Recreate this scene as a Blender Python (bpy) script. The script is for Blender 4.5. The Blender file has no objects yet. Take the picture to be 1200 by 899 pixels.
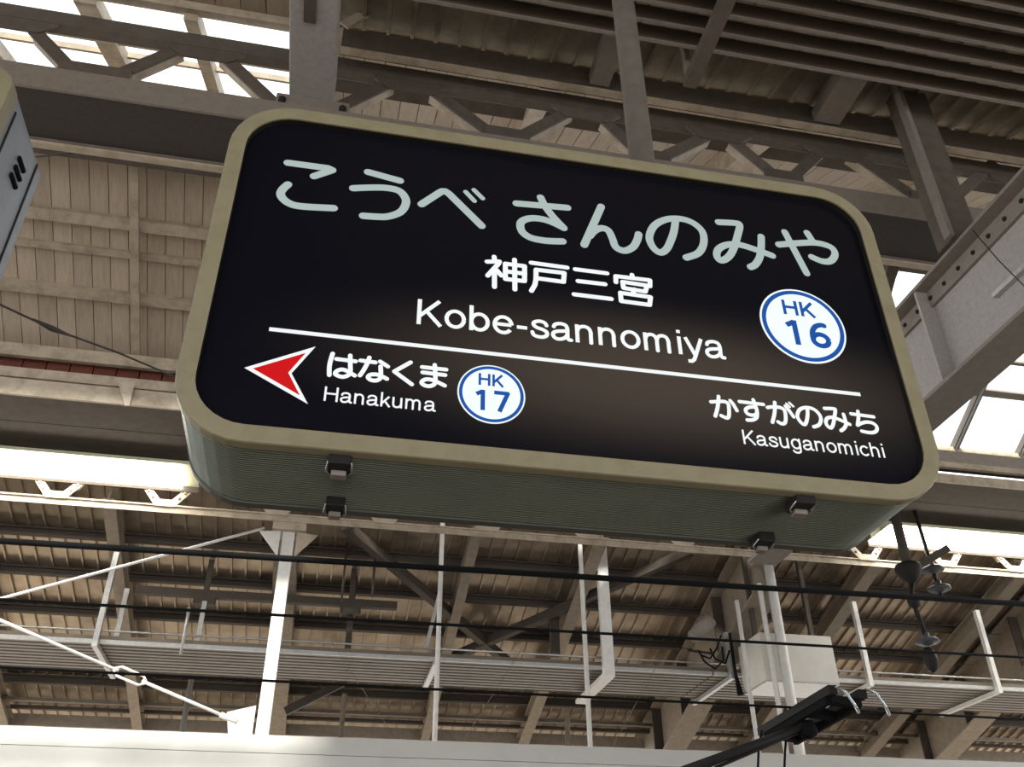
import bpy, bmesh, math, random
from mathutils import Vector, Matrix

# ---------------------------------------------------------------- camera, sky, sun, exposure
sc = bpy.context.scene
COL = sc.collection
H = 1.5                                   # eye height above the platform; the tables below are relative to the eye
FPX, CX, CY = 1075.313, 600.0, 449.5
CR = Vector((0.97979518, -0.19987696, -0.00711382))      # camera right
CD = Vector((0.10335977, 0.53647832, -0.83756061))       # camera down
CF = Vector((0.17122548, 0.81990256, 0.54629811))        # camera forward
cam_d = bpy.data.cameras.new('camera')
cam = bpy.data.objects.new('camera', cam_d)
COL.objects.link(cam)
m = Matrix.Identity(4)
for i in range(3):
    m[i][0] = CR[i]; m[i][1] = -CD[i]; m[i][2] = -CF[i]
m[2][3] = H
cam.matrix_world = m
cam_d.sensor_width = 36.0
cam_d.lens = FPX / 1200.0 * 36.0
cam_d.clip_end = 300
sc.camera = cam

world = bpy.data.worlds.new('sky')
sc.world = world
world.use_nodes = True
bg = world.node_tree.nodes['Background']
bg.inputs[0].default_value = (0.95, 0.97, 1.0, 1)
bg.inputs[1].default_value = 2.2

sun_d = bpy.data.lights.new('sun', 'SUN')
sun_d.energy = 12.0
sun_d.angle = math.radians(6.0)
sun_d.color = (1.0, 0.95, 0.86)
sun = bpy.data.objects.new('sun', sun_d)
COL.objects.link(sun)
SUN_DIR = Vector((0.40, 4.4, -3.45)).normalized()
sun.rotation_euler = SUN_DIR.to_track_quat('-Z', 'Y').to_euler()
sun.location = (0, -5, 14)

vs = sc.view_settings
vs.view_transform = 'Standard'
vs.look = 'None'
vs.gamma = 1.0
vs.use_curve_mapping = False
vs.exposure = 0.0
LAMP = 16.0
SIGN = 1.0

# ---------------------------------------------------------------- helpers
rng = random.Random(7)


def ray(px, py):
    return CR * ((px - CX) / FPX) + CD * ((py - CY) / FPX) + CF


def at(px, py, Y):                        # point of a sight line at depth Y (eye-relative)
    d = ray(px, py); return d * (Y / d.y)


def atz(px, py, Z):
    d = ray(px, py); return d * (Z / d.z)


def atx(px, py, X):
    d = ray(px, py); return d * (X / d.x)


def plane_z(y0, z0, s):                   # a roof slope z = z0 + s (y - y0)
    def f(px, py):
        d = ray(px, py); return d * ((z0 - s * y0) / (d.z - s * d.y))
    return f


def mat(name, col, rough=0.6, metal=0.0, dirt=0.0, dirt_col=None, scale=6.0, emit=None, es=0.0, bump=0.0, stretch=None, spec=0.4):
    M = bpy.data.materials.new(name)
    M.use_nodes = True
    nt = M.node_tree
    b = nt.nodes['Principled BSDF']
    b.inputs['Base Color'].default_value = (*col, 1)
    b.inputs['Roughness'].default_value = rough
    b.inputs['Metallic'].default_value = metal
    b.inputs['Specular IOR Level'].default_value = spec
    if emit:
        b.inputs['Emission Color'].default_value = (*emit, 1)
        b.inputs['Emission Strength'].default_value = es
    if dirt or bump:
        tc = nt.nodes.new('ShaderNodeTexCoord')
        mp = nt.nodes.new('ShaderNodeMapping')
        g = nt.nodes.new('ShaderNodeNewGeometry')
        nt.links.new(g.outputs['Position'], mp.inputs['Vector'])
        if stretch:
            mp.inputs['Scale'].default_value = stretch
        n = nt.nodes.new('ShaderNodeTexNoise')
        n.inputs['Scale'].default_value = scale
        n.inputs['Detail'].default_value = 6
        n.inputs['Roughness'].default_value = 0.65
        nt.links.new(mp.outputs[0], n.inputs['Vector'])
        if dirt:
            r = nt.nodes.new('ShaderNodeValToRGB')
            r.color_ramp.elements[0].position = 0.42
            r.color_ramp.elements[1].position = 0.72
            dc = dirt_col or tuple(c * 0.45 for c in col)
            r.color_ramp.elements[0].color = (*col, 1)
            r.color_ramp.elements[1].color = (*[c * (1 - dirt) + e * dirt for c, e in zip(col, dc)], 1)
            nt.links.new(n.outputs['Fac'], r.inputs['Fac'])
            oi = nt.nodes.new('ShaderNodeObjectInfo')
            hs = nt.nodes.new('ShaderNodeHueSaturation')
            mr = nt.nodes.new('ShaderNodeMapRange')
            mr.inputs['To Min'].default_value = 0.9
            mr.inputs['To Max'].default_value = 1.08
            nt.links.new(oi.outputs['Random'], mr.inputs['Value'])
            nt.links.new(mr.outputs[0], hs.inputs['Value'])
            nt.links.new(r.outputs[0], hs.inputs['Color'])
            nt.links.new(hs.outputs[0], b.inputs['Base Color'])
        if bump:
            bp = nt.nodes.new('ShaderNodeBump')
            bp.inputs['Strength'].default_value = bump
            bp.inputs['Distance'].default_value = 0.01
            nt.links.new(n.outputs['Fac'], bp.inputs['Height'])
            nt.links.new(bp.outputs[0], b.inputs['Normal'])
    return M


def frame_of(p, q, up=(0, 0, 1)):
    a = (q - p).normalized()
    u = Vector(up)
    if abs(a.dot(u)) > 0.995:
        u = Vector((0, -1, 0))
    s = a.cross(u).normalized()           # to the right when looking along a
    u = s.cross(a).normalized()
    return a, s, u


class MB:
    """collects shapes (eye-relative coordinates) and links them as ONE mesh object"""

    def __init__(self):
        self.v = []; self.f = []; self.mi = []; self.cur = 0; self.smooth = []

    def face(self, idx, sm=False):
        self.f.append(tuple(idx)); self.mi.append(self.cur); self.smooth.append(sm)

    def add(self, verts, faces, sm=False):
        k = len(self.v)
        self.v += [Vector(x) for x in verts]
        for f in faces:
            self.face([i + k for i in f], sm)
        return self

    def box(self, x0, x1, y0, y1, z0, z1):
        return self.add([(x0, y0, z0), (x1, y0, z0), (x1, y1, z0), (x0, y1, z0), (x0, y0, z1), (x1, y0, z1), (x1, y1, z1), (x0, y1, z1)],
                        [(0, 3, 2, 1), (4, 5, 6, 7), (0, 1, 5, 4), (1, 2, 6, 5), (2, 3, 7, 6), (3, 0, 4, 7)])

    def prof(self, p, q, poly, up=(0, 0, 1)):
        """sweep a closed 2-D outline (side, up) from p to q"""
        p, q = Vector(p), Vector(q)
        a, s, u = frame_of(p, q, up)
        n = len(poly)
        vs_ = [p + s * x + u * y for x, y in poly] + [q + s * x + u * y for x, y in poly]
        ar = sum(poly[i][0] * poly[(i + 1) % n][1] - poly[(i + 1) % n][0] * poly[i][1] for i in range(n))
        fs = [(i, (i + 1) % n, n + (i + 1) % n, n + i) for i in range(n)] + [tuple(range(n - 1, -1, -1)), tuple(range(n, 2 * n))]
        if ar > 0:
            fs = [tuple(reversed(f)) for f in fs]
        return self.add(vs_, fs)

    def beam(self, p, q, w, h, up=(0, 0, 1), drop=False):
        o = -h if drop else -h / 2
        return self.prof(p, q, [(-w / 2, o), (w / 2, o), (w / 2, o + h), (-w / 2, o + h)], up)

    def ibeam(self, p, q, w, h, t=0.02, up=(0, 0, 1)):
        a, b = w / 2, h / 2
        return self.prof(p, q, [(-a, -b), (a, -b), (a, -b + t), (t / 2, -b + t), (t / 2, b - t), (a, b - t), (a, b), (-a, b), (-a, b - t), (-t / 2, b - t), (-t / 2, -b + t), (-a, -b + t)], up)

    def angle(self, p, q, w, h, t=0.012, up=(0, 0, 1), flip=1):
        return self.prof(p, q, [(0, 0), (flip * w, 0), (flip * w, t), (flip * t, t), (flip * t, h), (0, h)], up)

    def tube(self, pts, r, n=10, cap=True):
        pts = [Vector(p) for p in pts]
        rs = r if isinstance(r, (list, tuple)) else [r] * len(pts)
        rings = []
        prev = None
        for i, p in enumerate(pts):
            a = (pts[min(i + 1, len(pts) - 1)] - pts[max(i - 1, 0)]).normalized()
            if prev is None:
                u = Vector((0, 0, 1)) if abs(a.z) < 0.9 else Vector((1, 0, 0))
            else:
                u = prev
            s = a.cross(u).normalized(); u = s.cross(a).normalized(); prev = u
            k = len(self.v)
            self.v += [p + (s * math.cos(2 * math.pi * j / n) + u * math.sin(2 * math.pi * j / n)) * rs[i] for j in range(n)]
            rings.append(k)
        for i in range(len(rings) - 1):
            a, b = rings[i], rings[i + 1]
            for j in range(n):
                self.face((a + j, a + (j + 1) % n, b + (j + 1) % n, b + j), True)
        if cap:
            self.face([rings[0] + j for j in range(n - 1, -1, -1)])
            self.face([rings[-1] + j for j in range(n)])
        return self

    def lathe(self, c, prof, n=20, axis=Vector((0, 0, 1))):
        c = Vector(c); a = Vector(axis).normalized()
        pts = [c + a * z for r, z in prof]
        u = Vector((1, 0, 0)) if abs(a.x) < 0.9 else Vector((0, 1, 0))
        s = a.cross(u).normalized(); u = s.cross(a)
        k0 = len(self.v)
        for (r, z) in prof:
            self.v += [c + a * z + (s * math.cos(2 * math.pi * j / n) + u * math.sin(2 * math.pi * j / n)) * max(r, 1e-4) for j in range(n)]
        for i in range(len(prof) - 1):
            for j in range(n):
                self.face((k0 + i * n + j, k0 + i * n + (j + 1) % n, k0 + (i + 1) * n + (j + 1) % n, k0 + (i + 1) * n + j), True)
        return self

    def build(self, name, material, parent=None, bevel=0.0, origin=None, solid_fix=False):
        pts = [Vector((p.x, p.y, p.z + H)) for p in self.v]
        lo = Vector([min(p[i] for p in pts) for i in range(3)]); hi = Vector([max(p[i] for p in pts) for i in range(3)])
        o = Vector(origin) + Vector((0, 0, H)) if origin is not None else Vector(((lo.x + hi.x) / 2, (lo.y + hi.y) / 2, lo.z))
        me = bpy.data.meshes.new(name)
        me.from_pydata([p - o for p in pts], [], self.f)
        mats = material if isinstance(material, (list, tuple)) else [material]
        for mm in mats:
            me.materials.append(mm)
        for pl, i, s in zip(me.polygons, self.mi, self.smooth):
            pl.material_index = i; pl.use_smooth = s
        if solid_fix:
            bm = bmesh.new(); bm.from_mesh(me); bmesh.ops.recalc_face_normals(bm, faces=bm.faces); bm.to_mesh(me); bm.free()
        me.update()
        ob = bpy.data.objects.new(name, me)
        COL.objects.link(ob)
        if parent:
            ob.parent = parent
            ob.location = o - wloc(parent)
        else:
            ob.location = o
        if bevel:
            md = ob.modifiers.new('bevel', 'BEVEL'); md.width = bevel; md.segments = 2; md.limit_method = 'ANGLE'
        return ob


def wloc(o):
    v = Vector(o.location)
    while o.parent:
        o = o.parent; v += Vector(o.location)
    return v


def tag(o, label=None, cat=None, group=None, kind=None):
    if label: o['label'] = label
    if cat: o['category'] = cat
    if group: o['group'] = group
    if kind: o['kind'] = kind
    return o


def thing(name, loc, label=None, cat=None, group=None, kind=None):
    e = bpy.data.objects.new(name, None)
    COL.objects.link(e)
    e.location = (loc[0], loc[1], loc[2] + H)
    e.empty_display_size = 0.1
    return tag(e, label, cat, group, kind)


def clone(o, dx=0, dy=0, dz=0):            # a copy of one part beside its source, same parent and mesh data
    c = o.copy(); COL.objects.link(c)
    c.location = Vector(o.location) + Vector((dx, dy, dz))
    return c


# ---------------------------------------------------------------- materials
M_cream = mat('cream paint', (0.52, 0.43, 0.325), 0.55, dirt=0.7, dirt_col=(0.22, 0.17, 0.11), scale=7, bump=0.1)
M_board = mat('painted boards', (0.53, 0.43, 0.325), 0.6, dirt=0.4, dirt_col=(0.27, 0.20, 0.14), scale=5, stretch=(6, 1, 1), bump=0.1)
M_truss = mat('dark brown steel paint', (0.13, 0.105, 0.085), 0.6, dirt=0.5, scale=12, bump=0.15)
M_grey = mat('grey steel paint', (0.26, 0.225, 0.19), 0.6, dirt=0.5, dirt_col=(0.18, 0.14, 0.11), scale=18, bump=0.2)
M_girder = mat('pebbly grey paint', (0.42, 0.39, 0.37), 0.6, dirt=0.4, dirt_col=(0.25, 0.21, 0.19), scale=30, bump=0.25)
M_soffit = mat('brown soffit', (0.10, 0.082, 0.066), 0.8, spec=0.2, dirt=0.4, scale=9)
M_brick = mat('red brick', (0.22, 0.07, 0.045), 0.8, dirt=0.5, scale=20)
M_deck = mat('weathered deck sheet', (0.40, 0.34, 0.25), 0.42, metal=0.35, dirt=0.8, dirt_col=(0.13, 0.10, 0.07), scale=3.0, bump=0.15)
M_bar = mat('dark slat paint', (0.12, 0.088, 0.066), 0.45, dirt=0.5, scale=10, stretch=(0.3, 1, 1))
M_farsheet = mat('far roof sheet', (0.40, 0.325, 0.245), 0.28, metal=0.5, dirt=0.8, dirt_col=(0.16, 0.11, 0.07), scale=2.5, bump=0.6)
M_farsteel = mat('far brown steel', (0.07, 0.054, 0.042), 0.65, dirt=0.4, scale=12)
M_farrafter = mat('far tan steel', (0.31, 0.255, 0.195), 0.6, dirt=0.5, scale=12)
M_white = mat('white paint', (0.72, 0.70, 0.66), 0.5, dirt=0.3, dirt_col=(0.45, 0.40, 0.33), scale=14)
M_wall = mat('pale wall panel', (0.62, 0.60, 0.56), 0.5, dirt=0.15, scale=2)
M_galv = mat('galvanised steel', (0.55, 0.54, 0.52), 0.4, metal=0.6, dirt=0.4, scale=25)
M_tray = mat('tray sheet', (0.19, 0.16, 0.125), 0.5, metal=0.3, dirt=0.4, scale=4)
M_black = mat('black rubber', (0.008, 0.008, 0.009), 0.8, spec=0.1)
M_farfloor = mat('pale far platform paving', (0.50, 0.43, 0.34), 0.8)
M_dark = mat('near black metal', (0.02, 0.019, 0.018), 0.6, spec=0.2)  # near-black metal for coverings, gaps, bolts and rivets
M_rust = mat('cable brown', (0.06, 0.045, 0.035), 0.6)
M_frame = mat('olive beige sign frame', (0.30, 0.26, 0.165), 0.45, dirt=0.45, dirt_col=(0.20, 0.16, 0.09), scale=16)
M_house = mat('ribbed sign housing', (0.15, 0.165, 0.13), 0.34, metal=0.5, dirt=0.3, scale=8)  # slight green tint puts coloured light on the casing into its paint
M_lip = mat('sign lip', (0.10, 0.10, 0.085), 0.4)
M_chrome = mat('worn chrome', (0.6, 0.62, 0.62), 0.25, metal=0.9)
M_boxside = mat('blue grey casing', (0.27, 0.28, 0.31), 0.45, dirt=0.6, dirt_col=(0.18, 0.18, 0.2), scale=14, bump=0.1)
M_red = mat('red face', (0.45, 0.03, 0.03), 0.4)
M_cabinet = mat('white cabinet', (0.66, 0.63, 0.57), 0.4, dirt=0.2, scale=3)
M_floor = mat('grey platform paving', (0.17, 0.155, 0.135), 0.8, dirt=0.4, scale=3)
M_ballast = mat('track ballast', (0.16, 0.13, 0.11), 0.95, dirt=0.5, scale=25, bump=0.6)
M_porcelain = mat('grey porcelain', (0.07, 0.07, 0.075), 0.5, spec=0.25)
M_tube = mat('fluorescent light', (1, 1, 1), 0.4, emit=(1.0, 0.97, 0.88), es=LAMP)
M_hull = mat('dark chord plate', (0.075, 0.066, 0.060), 0.75, dirt=0.3, scale=30, spec=0.2)  # dark tone of the flat plate under the lattice girder's chord
M_reflector = mat('lamp reflector', (0.75, 0.74, 0.50), 0.4)

M_glass = bpy.data.materials.new('skylight glass')
M_glass.use_nodes = True
nt = M_glass.node_tree; nt.nodes.clear()
o_ = nt.nodes.new('ShaderNodeOutputMaterial'); mx = nt.nodes.new('ShaderNodeMixShader')
tr = nt.nodes.new('ShaderNodeBsdfTransparent'); gl = nt.nodes.new('ShaderNodeBsdfGlossy')
tr.inputs[0].default_value = (0.93, 0.95, 0.95, 1); gl.inputs['Roughness'].default_value = 0.1
mx.inputs[0].default_value = 0.06
nt.links.new(tr.outputs[0], mx.inputs[1]); nt.links.new(gl.outputs[0], mx.inputs[2]); nt.links.new(mx.outputs[0], o_.inputs[0])


def emit_mat(name, col, s):
    return mat(name, tuple(c * 0.05 for c in col), 0.3, spec=0.15, emit=col, es=s)


M_let_top = emit_mat('backlit lettering, pale green white', (0.52, 0.62, 0.59), 0.80 * SIGN)  # top row dimmed in the emission, as the backlight weakens upwards
M_let = emit_mat('backlit lettering, white', (0.93, 0.97, 0.97), 0.95 * SIGN)
M_lred = emit_mat('backlit red', (0.80, 0.012, 0.015), 0.75 * SIGN)
M_lblue = emit_mat('backlit blue', (0.018, 0.11, 0.46), 0.8 * SIGN)
M_ldisc = emit_mat('backlit disc', (0.90, 0.97, 0.97), 1.0 * SIGN)

# tube glow painted into the dark face's emission, strongest around the middle
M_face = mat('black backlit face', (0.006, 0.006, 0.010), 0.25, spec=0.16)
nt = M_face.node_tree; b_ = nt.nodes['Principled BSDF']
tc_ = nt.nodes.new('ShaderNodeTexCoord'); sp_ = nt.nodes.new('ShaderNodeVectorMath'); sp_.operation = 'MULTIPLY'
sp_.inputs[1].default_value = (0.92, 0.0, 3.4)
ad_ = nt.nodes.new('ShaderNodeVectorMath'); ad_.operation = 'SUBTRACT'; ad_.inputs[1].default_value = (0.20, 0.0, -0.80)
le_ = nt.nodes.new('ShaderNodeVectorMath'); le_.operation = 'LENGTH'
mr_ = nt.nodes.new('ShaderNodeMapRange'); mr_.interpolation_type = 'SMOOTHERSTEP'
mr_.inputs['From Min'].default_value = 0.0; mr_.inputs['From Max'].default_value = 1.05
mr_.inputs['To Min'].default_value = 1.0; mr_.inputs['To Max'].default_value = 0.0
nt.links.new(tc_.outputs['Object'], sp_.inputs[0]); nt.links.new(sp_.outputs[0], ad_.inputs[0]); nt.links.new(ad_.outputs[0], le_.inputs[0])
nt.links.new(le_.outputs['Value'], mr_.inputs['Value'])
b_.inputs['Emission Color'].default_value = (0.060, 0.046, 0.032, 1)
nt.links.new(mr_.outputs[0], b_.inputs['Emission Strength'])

# ================================================================ THE SETTING
# ---- floors
tag(MB().box(-22, 30, -9, 4.9, -1.5 - 0.3, -1.5).build('floor', M_floor), 'grey paved station platform', kind='structure')
tag(MB().box(-22, 30, 4.9, 30, -2.9, -2.6).build('floor', M_ballast), 'dark ballast bed of the tracks', kind='structure')
tag(MB().box(-22, 30, 9.6, 20, -2.6, -1.5).build('floor', M_farfloor), 'pale unseen far platform added to bounce light onto the far roof', kind='structure')  # unseen platform added pale to throw light up at the far roof

# ---- roof slopes: near slope A rises away to the ridge, slope B falls away behind it
YR, ZR = 6.29, 6.52
SA, SB = 0.488, -0.577
onA = plane_z(YR, ZR, SA)
onB = plane_z(YR, ZR, SB)
zA = lambda y: ZR + SA * (y - YR)
zB = lambda y: ZR + SB * (y - YR)
zD = lambda y: 5.45 + 0.2126 * (y - 4.05)     # the near ribbed deck


def sheet_row(parent, x0, x1, pitch, p, q, prof, material, name, up_off=0.0):
    n = int(round((x1 - x0) / pitch))
    b = MB().prof((x0 + pitch / 2, p[0], p[1] + up_off), (x0 + pitch / 2, q[0], q[1] + up_off), prof)
    first = b.build(name, material, parent)
    for k in range(1, n):
        clone(first, dx=k * pitch)
    return first


def ribbed(w, d=0.028, r=0.03):
    h = w / 2
    return [(-h, 0), (h - r, 0), (h - r * 0.85, -d), (h - r * 0.15, -d), (h, 0), (h, 0.008), (-h, 0.008)]


def plank(w, t=0.02, g=0.007):
    h = w / 2 - g / 2
    return [(-h, 0), (h, 0), (h, t), (-h, t)]


# near ribbed deck above the platform
ceil_deck = thing('ceiling', (0, 0, 4.6), 'ribbed metal roof deck above the dark slats', kind='structure')
sheet_row(ceil_deck, -0.32, 10.24, 0.165, (-1.5, zD(-1.5)), (4.06, zD(4.06)), ribbed(0.165), M_deck, 'roof_sheet')
sheet_row(ceil_deck, -5.60, -0.32, 0.165, (1.5, zD(1.5)), (4.06, zD(4.06)), plank(0.165), M_board, 'board')
MB().prof((2, -6.5, zD(-6.5) + 0.022), (2, 4.10, zD(4.10) + 0.022), [(-14, 0), (14, 0), (14, 0.05), (-14, 0.05)]).build('roof_covering', M_dark, ceil_deck)

# slope A : boards to the right of the skylight
ceil_a = thing('ceiling', (2, 5, 6.0), 'cream boarded roof slope behind the lattice girder', kind='structure')
sheet_row(ceil_a, -0.45, 10.05, 0.15, (4.06, zA(4.06)), (YR, ZR), plank(0.15), M_board, 'board')
MB().prof((4.8, 4.06, zA(4.06) + 0.022), (4.8, YR, ZR + 0.022), [(-5.25, 0), (9, 0), (9, 0.05), (-5.25, 0.05)]).build('roof_covering', M_dark, ceil_a)
for x in (1.16, 2.965, 4.77, 6.57):
    MB().beam((x, 4.12, zA(4.12)), (x, YR - 0.05, zA(YR - 0.05)), 0.13, 0.15, drop=True).build('rafter', M_cream, ceil_a)
# purlins that run along the slope
MB().box(-0.3, 12, 4.0, 4.06, 5.175, 5.38).build('purlin', M_truss, ceil_a)
MB().box(-0.3, 12, 3.99, 4.045, 5.165, 5.178).build('purlin_flange', M_cream, ceil_a)
MB().box(-0.4, 12, 4.60, 4.745, 5.62, 5.67).build('purlin', M_truss, ceil_a)
MB().box(-0.4, 12, 4.585, 4.61, 5.605, 5.625).build('purlin_flange', M_cream, ceil_a)
MB().box(-6, 12, YR - 0.12, YR + 0.12, ZR - 0.34, ZR - 0.05).build('ridge_beam', M_truss, ceil_a)

# slope B : boards on the left with battens and a rafter
ceil_b = thing('ceiling', (-2, 7.2, 6.0), 'cream boarded roof slope with battens falling towards the brown soffit', kind='structure')
sheet_row(ceil_b, -6.15, -0.54, 0.17, (YR, ZR), (8.30, zB(8.30)), plank(0.17), M_board, 'board')
MB().prof((0, YR, ZR + 0.022), (0, 8.7, zB(8.7) + 0.022), [(-6.2, 0), (-0.54, 0), (-0.54, 0.05), (-6.2, 0.05)]).build('roof_covering', M_dark, ceil_b)


def batten(y, w, h, x0=-6.2, x1=-0.54, material=M_cream):
    return MB().beam((x0, y, zB(y)), (x1, y, zB(y)), w, h, up=(0, -SB, 1), drop=True).build('batten', material, ceil_b)


for py0, py1, hh in ((245, 262, 0.09), (286, 296, 0.05), (334, 348, 0.09)):
    a, c = onB(100, py0), onB(100, py1)
    batten((a.y + c.y) / 2, abs(c.y - a.y) * 0.9, hh)
MB().beam((-2.15, YR + 0.1, zB(YR + 0.1) - 0.1), (-2.15, 8.45, zB(8.45) - 0.1), 0.075, 0.06, drop=True).build('rafter', M_cream, ceil_b)

# ---- skylights
win1 = thing('window_1', (-2.5, 5.2, 5.9), 'bright glazed skylight above the lattice girder', kind='structure')
xs = (-6.2, -5.0, -3.9, -2.84, -1.95, -1.29, -0.45)
ysA = (4.06, 4.60, 4.84, 5.55)
for i in range(len(xs) - 1):
    for j in range(len(ysA) - 1):
        y0, y1 = ysA[j], ysA[j + 1]
        MB().prof(((xs[i] + xs[i + 1]) / 2, y0, zA(y0)), ((xs[i] + xs[i + 1]) / 2, y1, zA(y1)),
                  [(-(xs[i + 1] - xs[i]) / 2, 0), ((xs[i + 1] - xs[i]) / 2, 0), ((xs[i + 1] - xs[i]) / 2, 0.006), (-(xs[i + 1] - xs[i]) / 2, 0.006)]).build('pane', M_glass, win1)
sun_block_boards = thing('ceiling', (-3, 5.9, 6.2), 'added unseen boards above the skylight that block sun from the eaves', kind='structure')  # unseen boards put in to keep sun off the eaves flanges
sheet_row(sun_block_boards, -6.20, -0.45, 0.15132, (5.55, zA(5.55)), (YR, ZR), plank(0.15132), M_board, 'board')
MB().prof((-3.3, 5.55, zA(5.55) + 0.022), (-3.3, YR, ZR + 0.022), [(-2.9, 0), (2.85, 0), (2.85, 0.05), (-2.9, 0.05)]).build('roof_covering', M_dark, sun_block_boards)
for x, w in ((-5.0, 0.06), (-3.9, 0.1), (-2.84, 0.07), (-1.95, 0.14), (-1.29, 0.09), (-0.45, 0.1)):
    MB().beam((x, 4.06, zA(4.06) - 0.01), (x, YR - 0.05, zA(YR - 0.05) - 0.01), w, 0.10, drop=True).build('mullion', M_cream, win1)
MB().beam((-6.2, 4.60, zA(4.60) - 0.01), (-0.4, 4.60, zA(4.60) - 0.01), 0.07, 0.06, up=(0, -SA, 1), drop=True).build('glazing_bar', M_cream, win1)
MB().beam((-6.2, 4.84, zA(4.84) - 0.01), (-0.4, 4.84, zA(4.84) - 0.01), 0.035, 0.04, up=(0, -SA, 1), drop=True).build('glazing_bar', M_cream, win1)
MB().beam((-6.2, 4.05, zA(4.05) - 0.01), (-0.4, 4.05, zA(4.05) - 0.01), 0.10, 0.05, up=(0, -SA, 1), drop=True).build('glazing_bar', M_cream, win1)

win2 = thing('window_2', (7, 7.4, 5.9), 'bright glazed skylight with grey bars beyond the riveted plate girder, plus an added unseen run behind the sign', kind='structure')
xs = (-0.54, 0.4, 1.25, 2.1, 2.95, 3.8, 4.66, 5.53, 6.33, 7.12, 7.99, 8.85, 9.7, 10.6)  # panes behind the sign are unseen, added to light the slope A boards
ysB = (6.45, 6.98, 7.34, 7.69, 8.36)
for i in range(len(xs) - 1):
    for j in range(len(ysB) - 1):
        y0, y1 = ysB[j], ysB[j + 1]
        hw = (xs[i + 1] - xs[i]) / 2
        MB().prof(((xs[i] + xs[i + 1]) / 2, y0, zB(y0)), ((xs[i] + xs[i + 1]) / 2, y1, zB(y1)),
                  [(-hw, 0), (hw, 0), (hw, 0.006), (-hw, 0.006)]).build('pane', M_glass, win2)
for x in xs:
    MB().beam((x, 6.4, zB(6.4)), (x, 8.36, zB(8.36)), 0.07, 0.08, drop=True).build('mullion', M_grey, win2)
    MB().beam((x - 0.01, 6.4, zB(6.4) - 0.08), (x - 0.01, 8.36, zB(8.36) - 0.08), 0.02, 0.03, drop=True).build('mullion_rib', M_galv, win2)
for y, w in ((6.42, 0.2), (6.98, 0.08), (7.34, 0.035), (7.69, 0.08)):
    MB().beam((-0.54, y, zB(y)), (10.6, y, zB(y)), w, 0.07, up=(0, -SB, 1), drop=True).build('glazing_bar', M_grey, win2)
MB().prof((7.8, YR, ZR + 0.05), (7.8, 6.45, zB(6.45) + 0.05), [(-8.3, 0), (5, 0), (5, 0.05), (-8.3, 0.05)]).build('ridge_cover', M_dark, win2)

# eaves strips between the skylight foot and the soffit
def xstrip(px, py0, py1, y, x0, x1, d, material, name, parent):
    a, c = at(px, py0, y), at(px, py1, y)
    return MB().box(x0, x1, y, y + d, c.z, a.z).build(name, material, parent)


trim1 = thing('trim_1', (1, 8.0, 4.9), 'cream fascia boards, brick course and flanges along the eaves', kind='structure')
xstrip(80, 408, 422, 8.05, -6.2, 4.9, 0.05, M_cream, 'fascia_board', trim1)
a, c = at(80, 422, 8.2), at(80, 439, 8.2)
for k in range(52):
    if k == 0:
        fb = MB().box(-6.2, -5.995, 8.2, 8.3, c.z, a.z).build('brick', M_brick, trim1)
    else:
        clone(fb, dx=k * 0.217)
xstrip(80, 436, 447, 7.86, -6.2, 4.9, 0.03, M_cream, 'flange', trim1)
xstrip(80, 449, 456, 7.80, -6.2, 4.9, 0.10, M_cream, 'flange', trim1)
xstrip(80, 447, 449, 7.90, -6.2, 4.9, 0.10, M_dark, 'flange_gap', trim1)
xstrip(80, 456, 467.5, 7.77, -6.2, 14, 0.03, M_cream, 'flange', trim1)
# right-hand run: sill below the skylight
xstrip(1150, 527, 532, 8.3, 4.9, 14, 0.06, M_cream, 'flange', trim1)
xstrip(1150, 532, 545, 8.2, 4.9, 14, 0.05, M_grey, 'sill_board', trim1)
xstrip(1150, 545, 551, 8.05, 4.9, 14, 0.06, M_cream, 'flange', trim1)
xstrip(1150, 552, 554, 8.1, 4.9, 14, 0.06, M_dark, 'flange_gap', trim1)
xstrip(1150, 563, 568, 7.85, 4.9, 14, 0.05, M_grey, 'flange', trim1)
# gusset bracket at the foot of the left rafter
g0, g1, g2, g3 = at(138, 447, 7.74), at(158, 447, 7.74), at(152, 475, 7.74), at(146, 475, 7.74)
MB().add([g0, g1, g2, g3] + [p + Vector((0, 0.02, 0)) for p in (g0, g1, g2, g3)], [(3, 2, 1, 0), (4, 5, 6, 7), (0, 1, 5, 4), (1, 2, 6, 5), (2, 3, 7, 6), (3, 0, 4, 7)]).build('gusset', M_cream, trim1)

# brown soffit of the eaves gutter (an upside-down trough)
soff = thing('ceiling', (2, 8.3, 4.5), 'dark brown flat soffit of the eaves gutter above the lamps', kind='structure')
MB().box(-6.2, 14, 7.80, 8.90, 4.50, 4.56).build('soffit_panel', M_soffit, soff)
MB().box(-6.2, 14, 8.28, 8.287, 4.497, 4.50).build('panel_joint', M_dark, soff)

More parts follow.
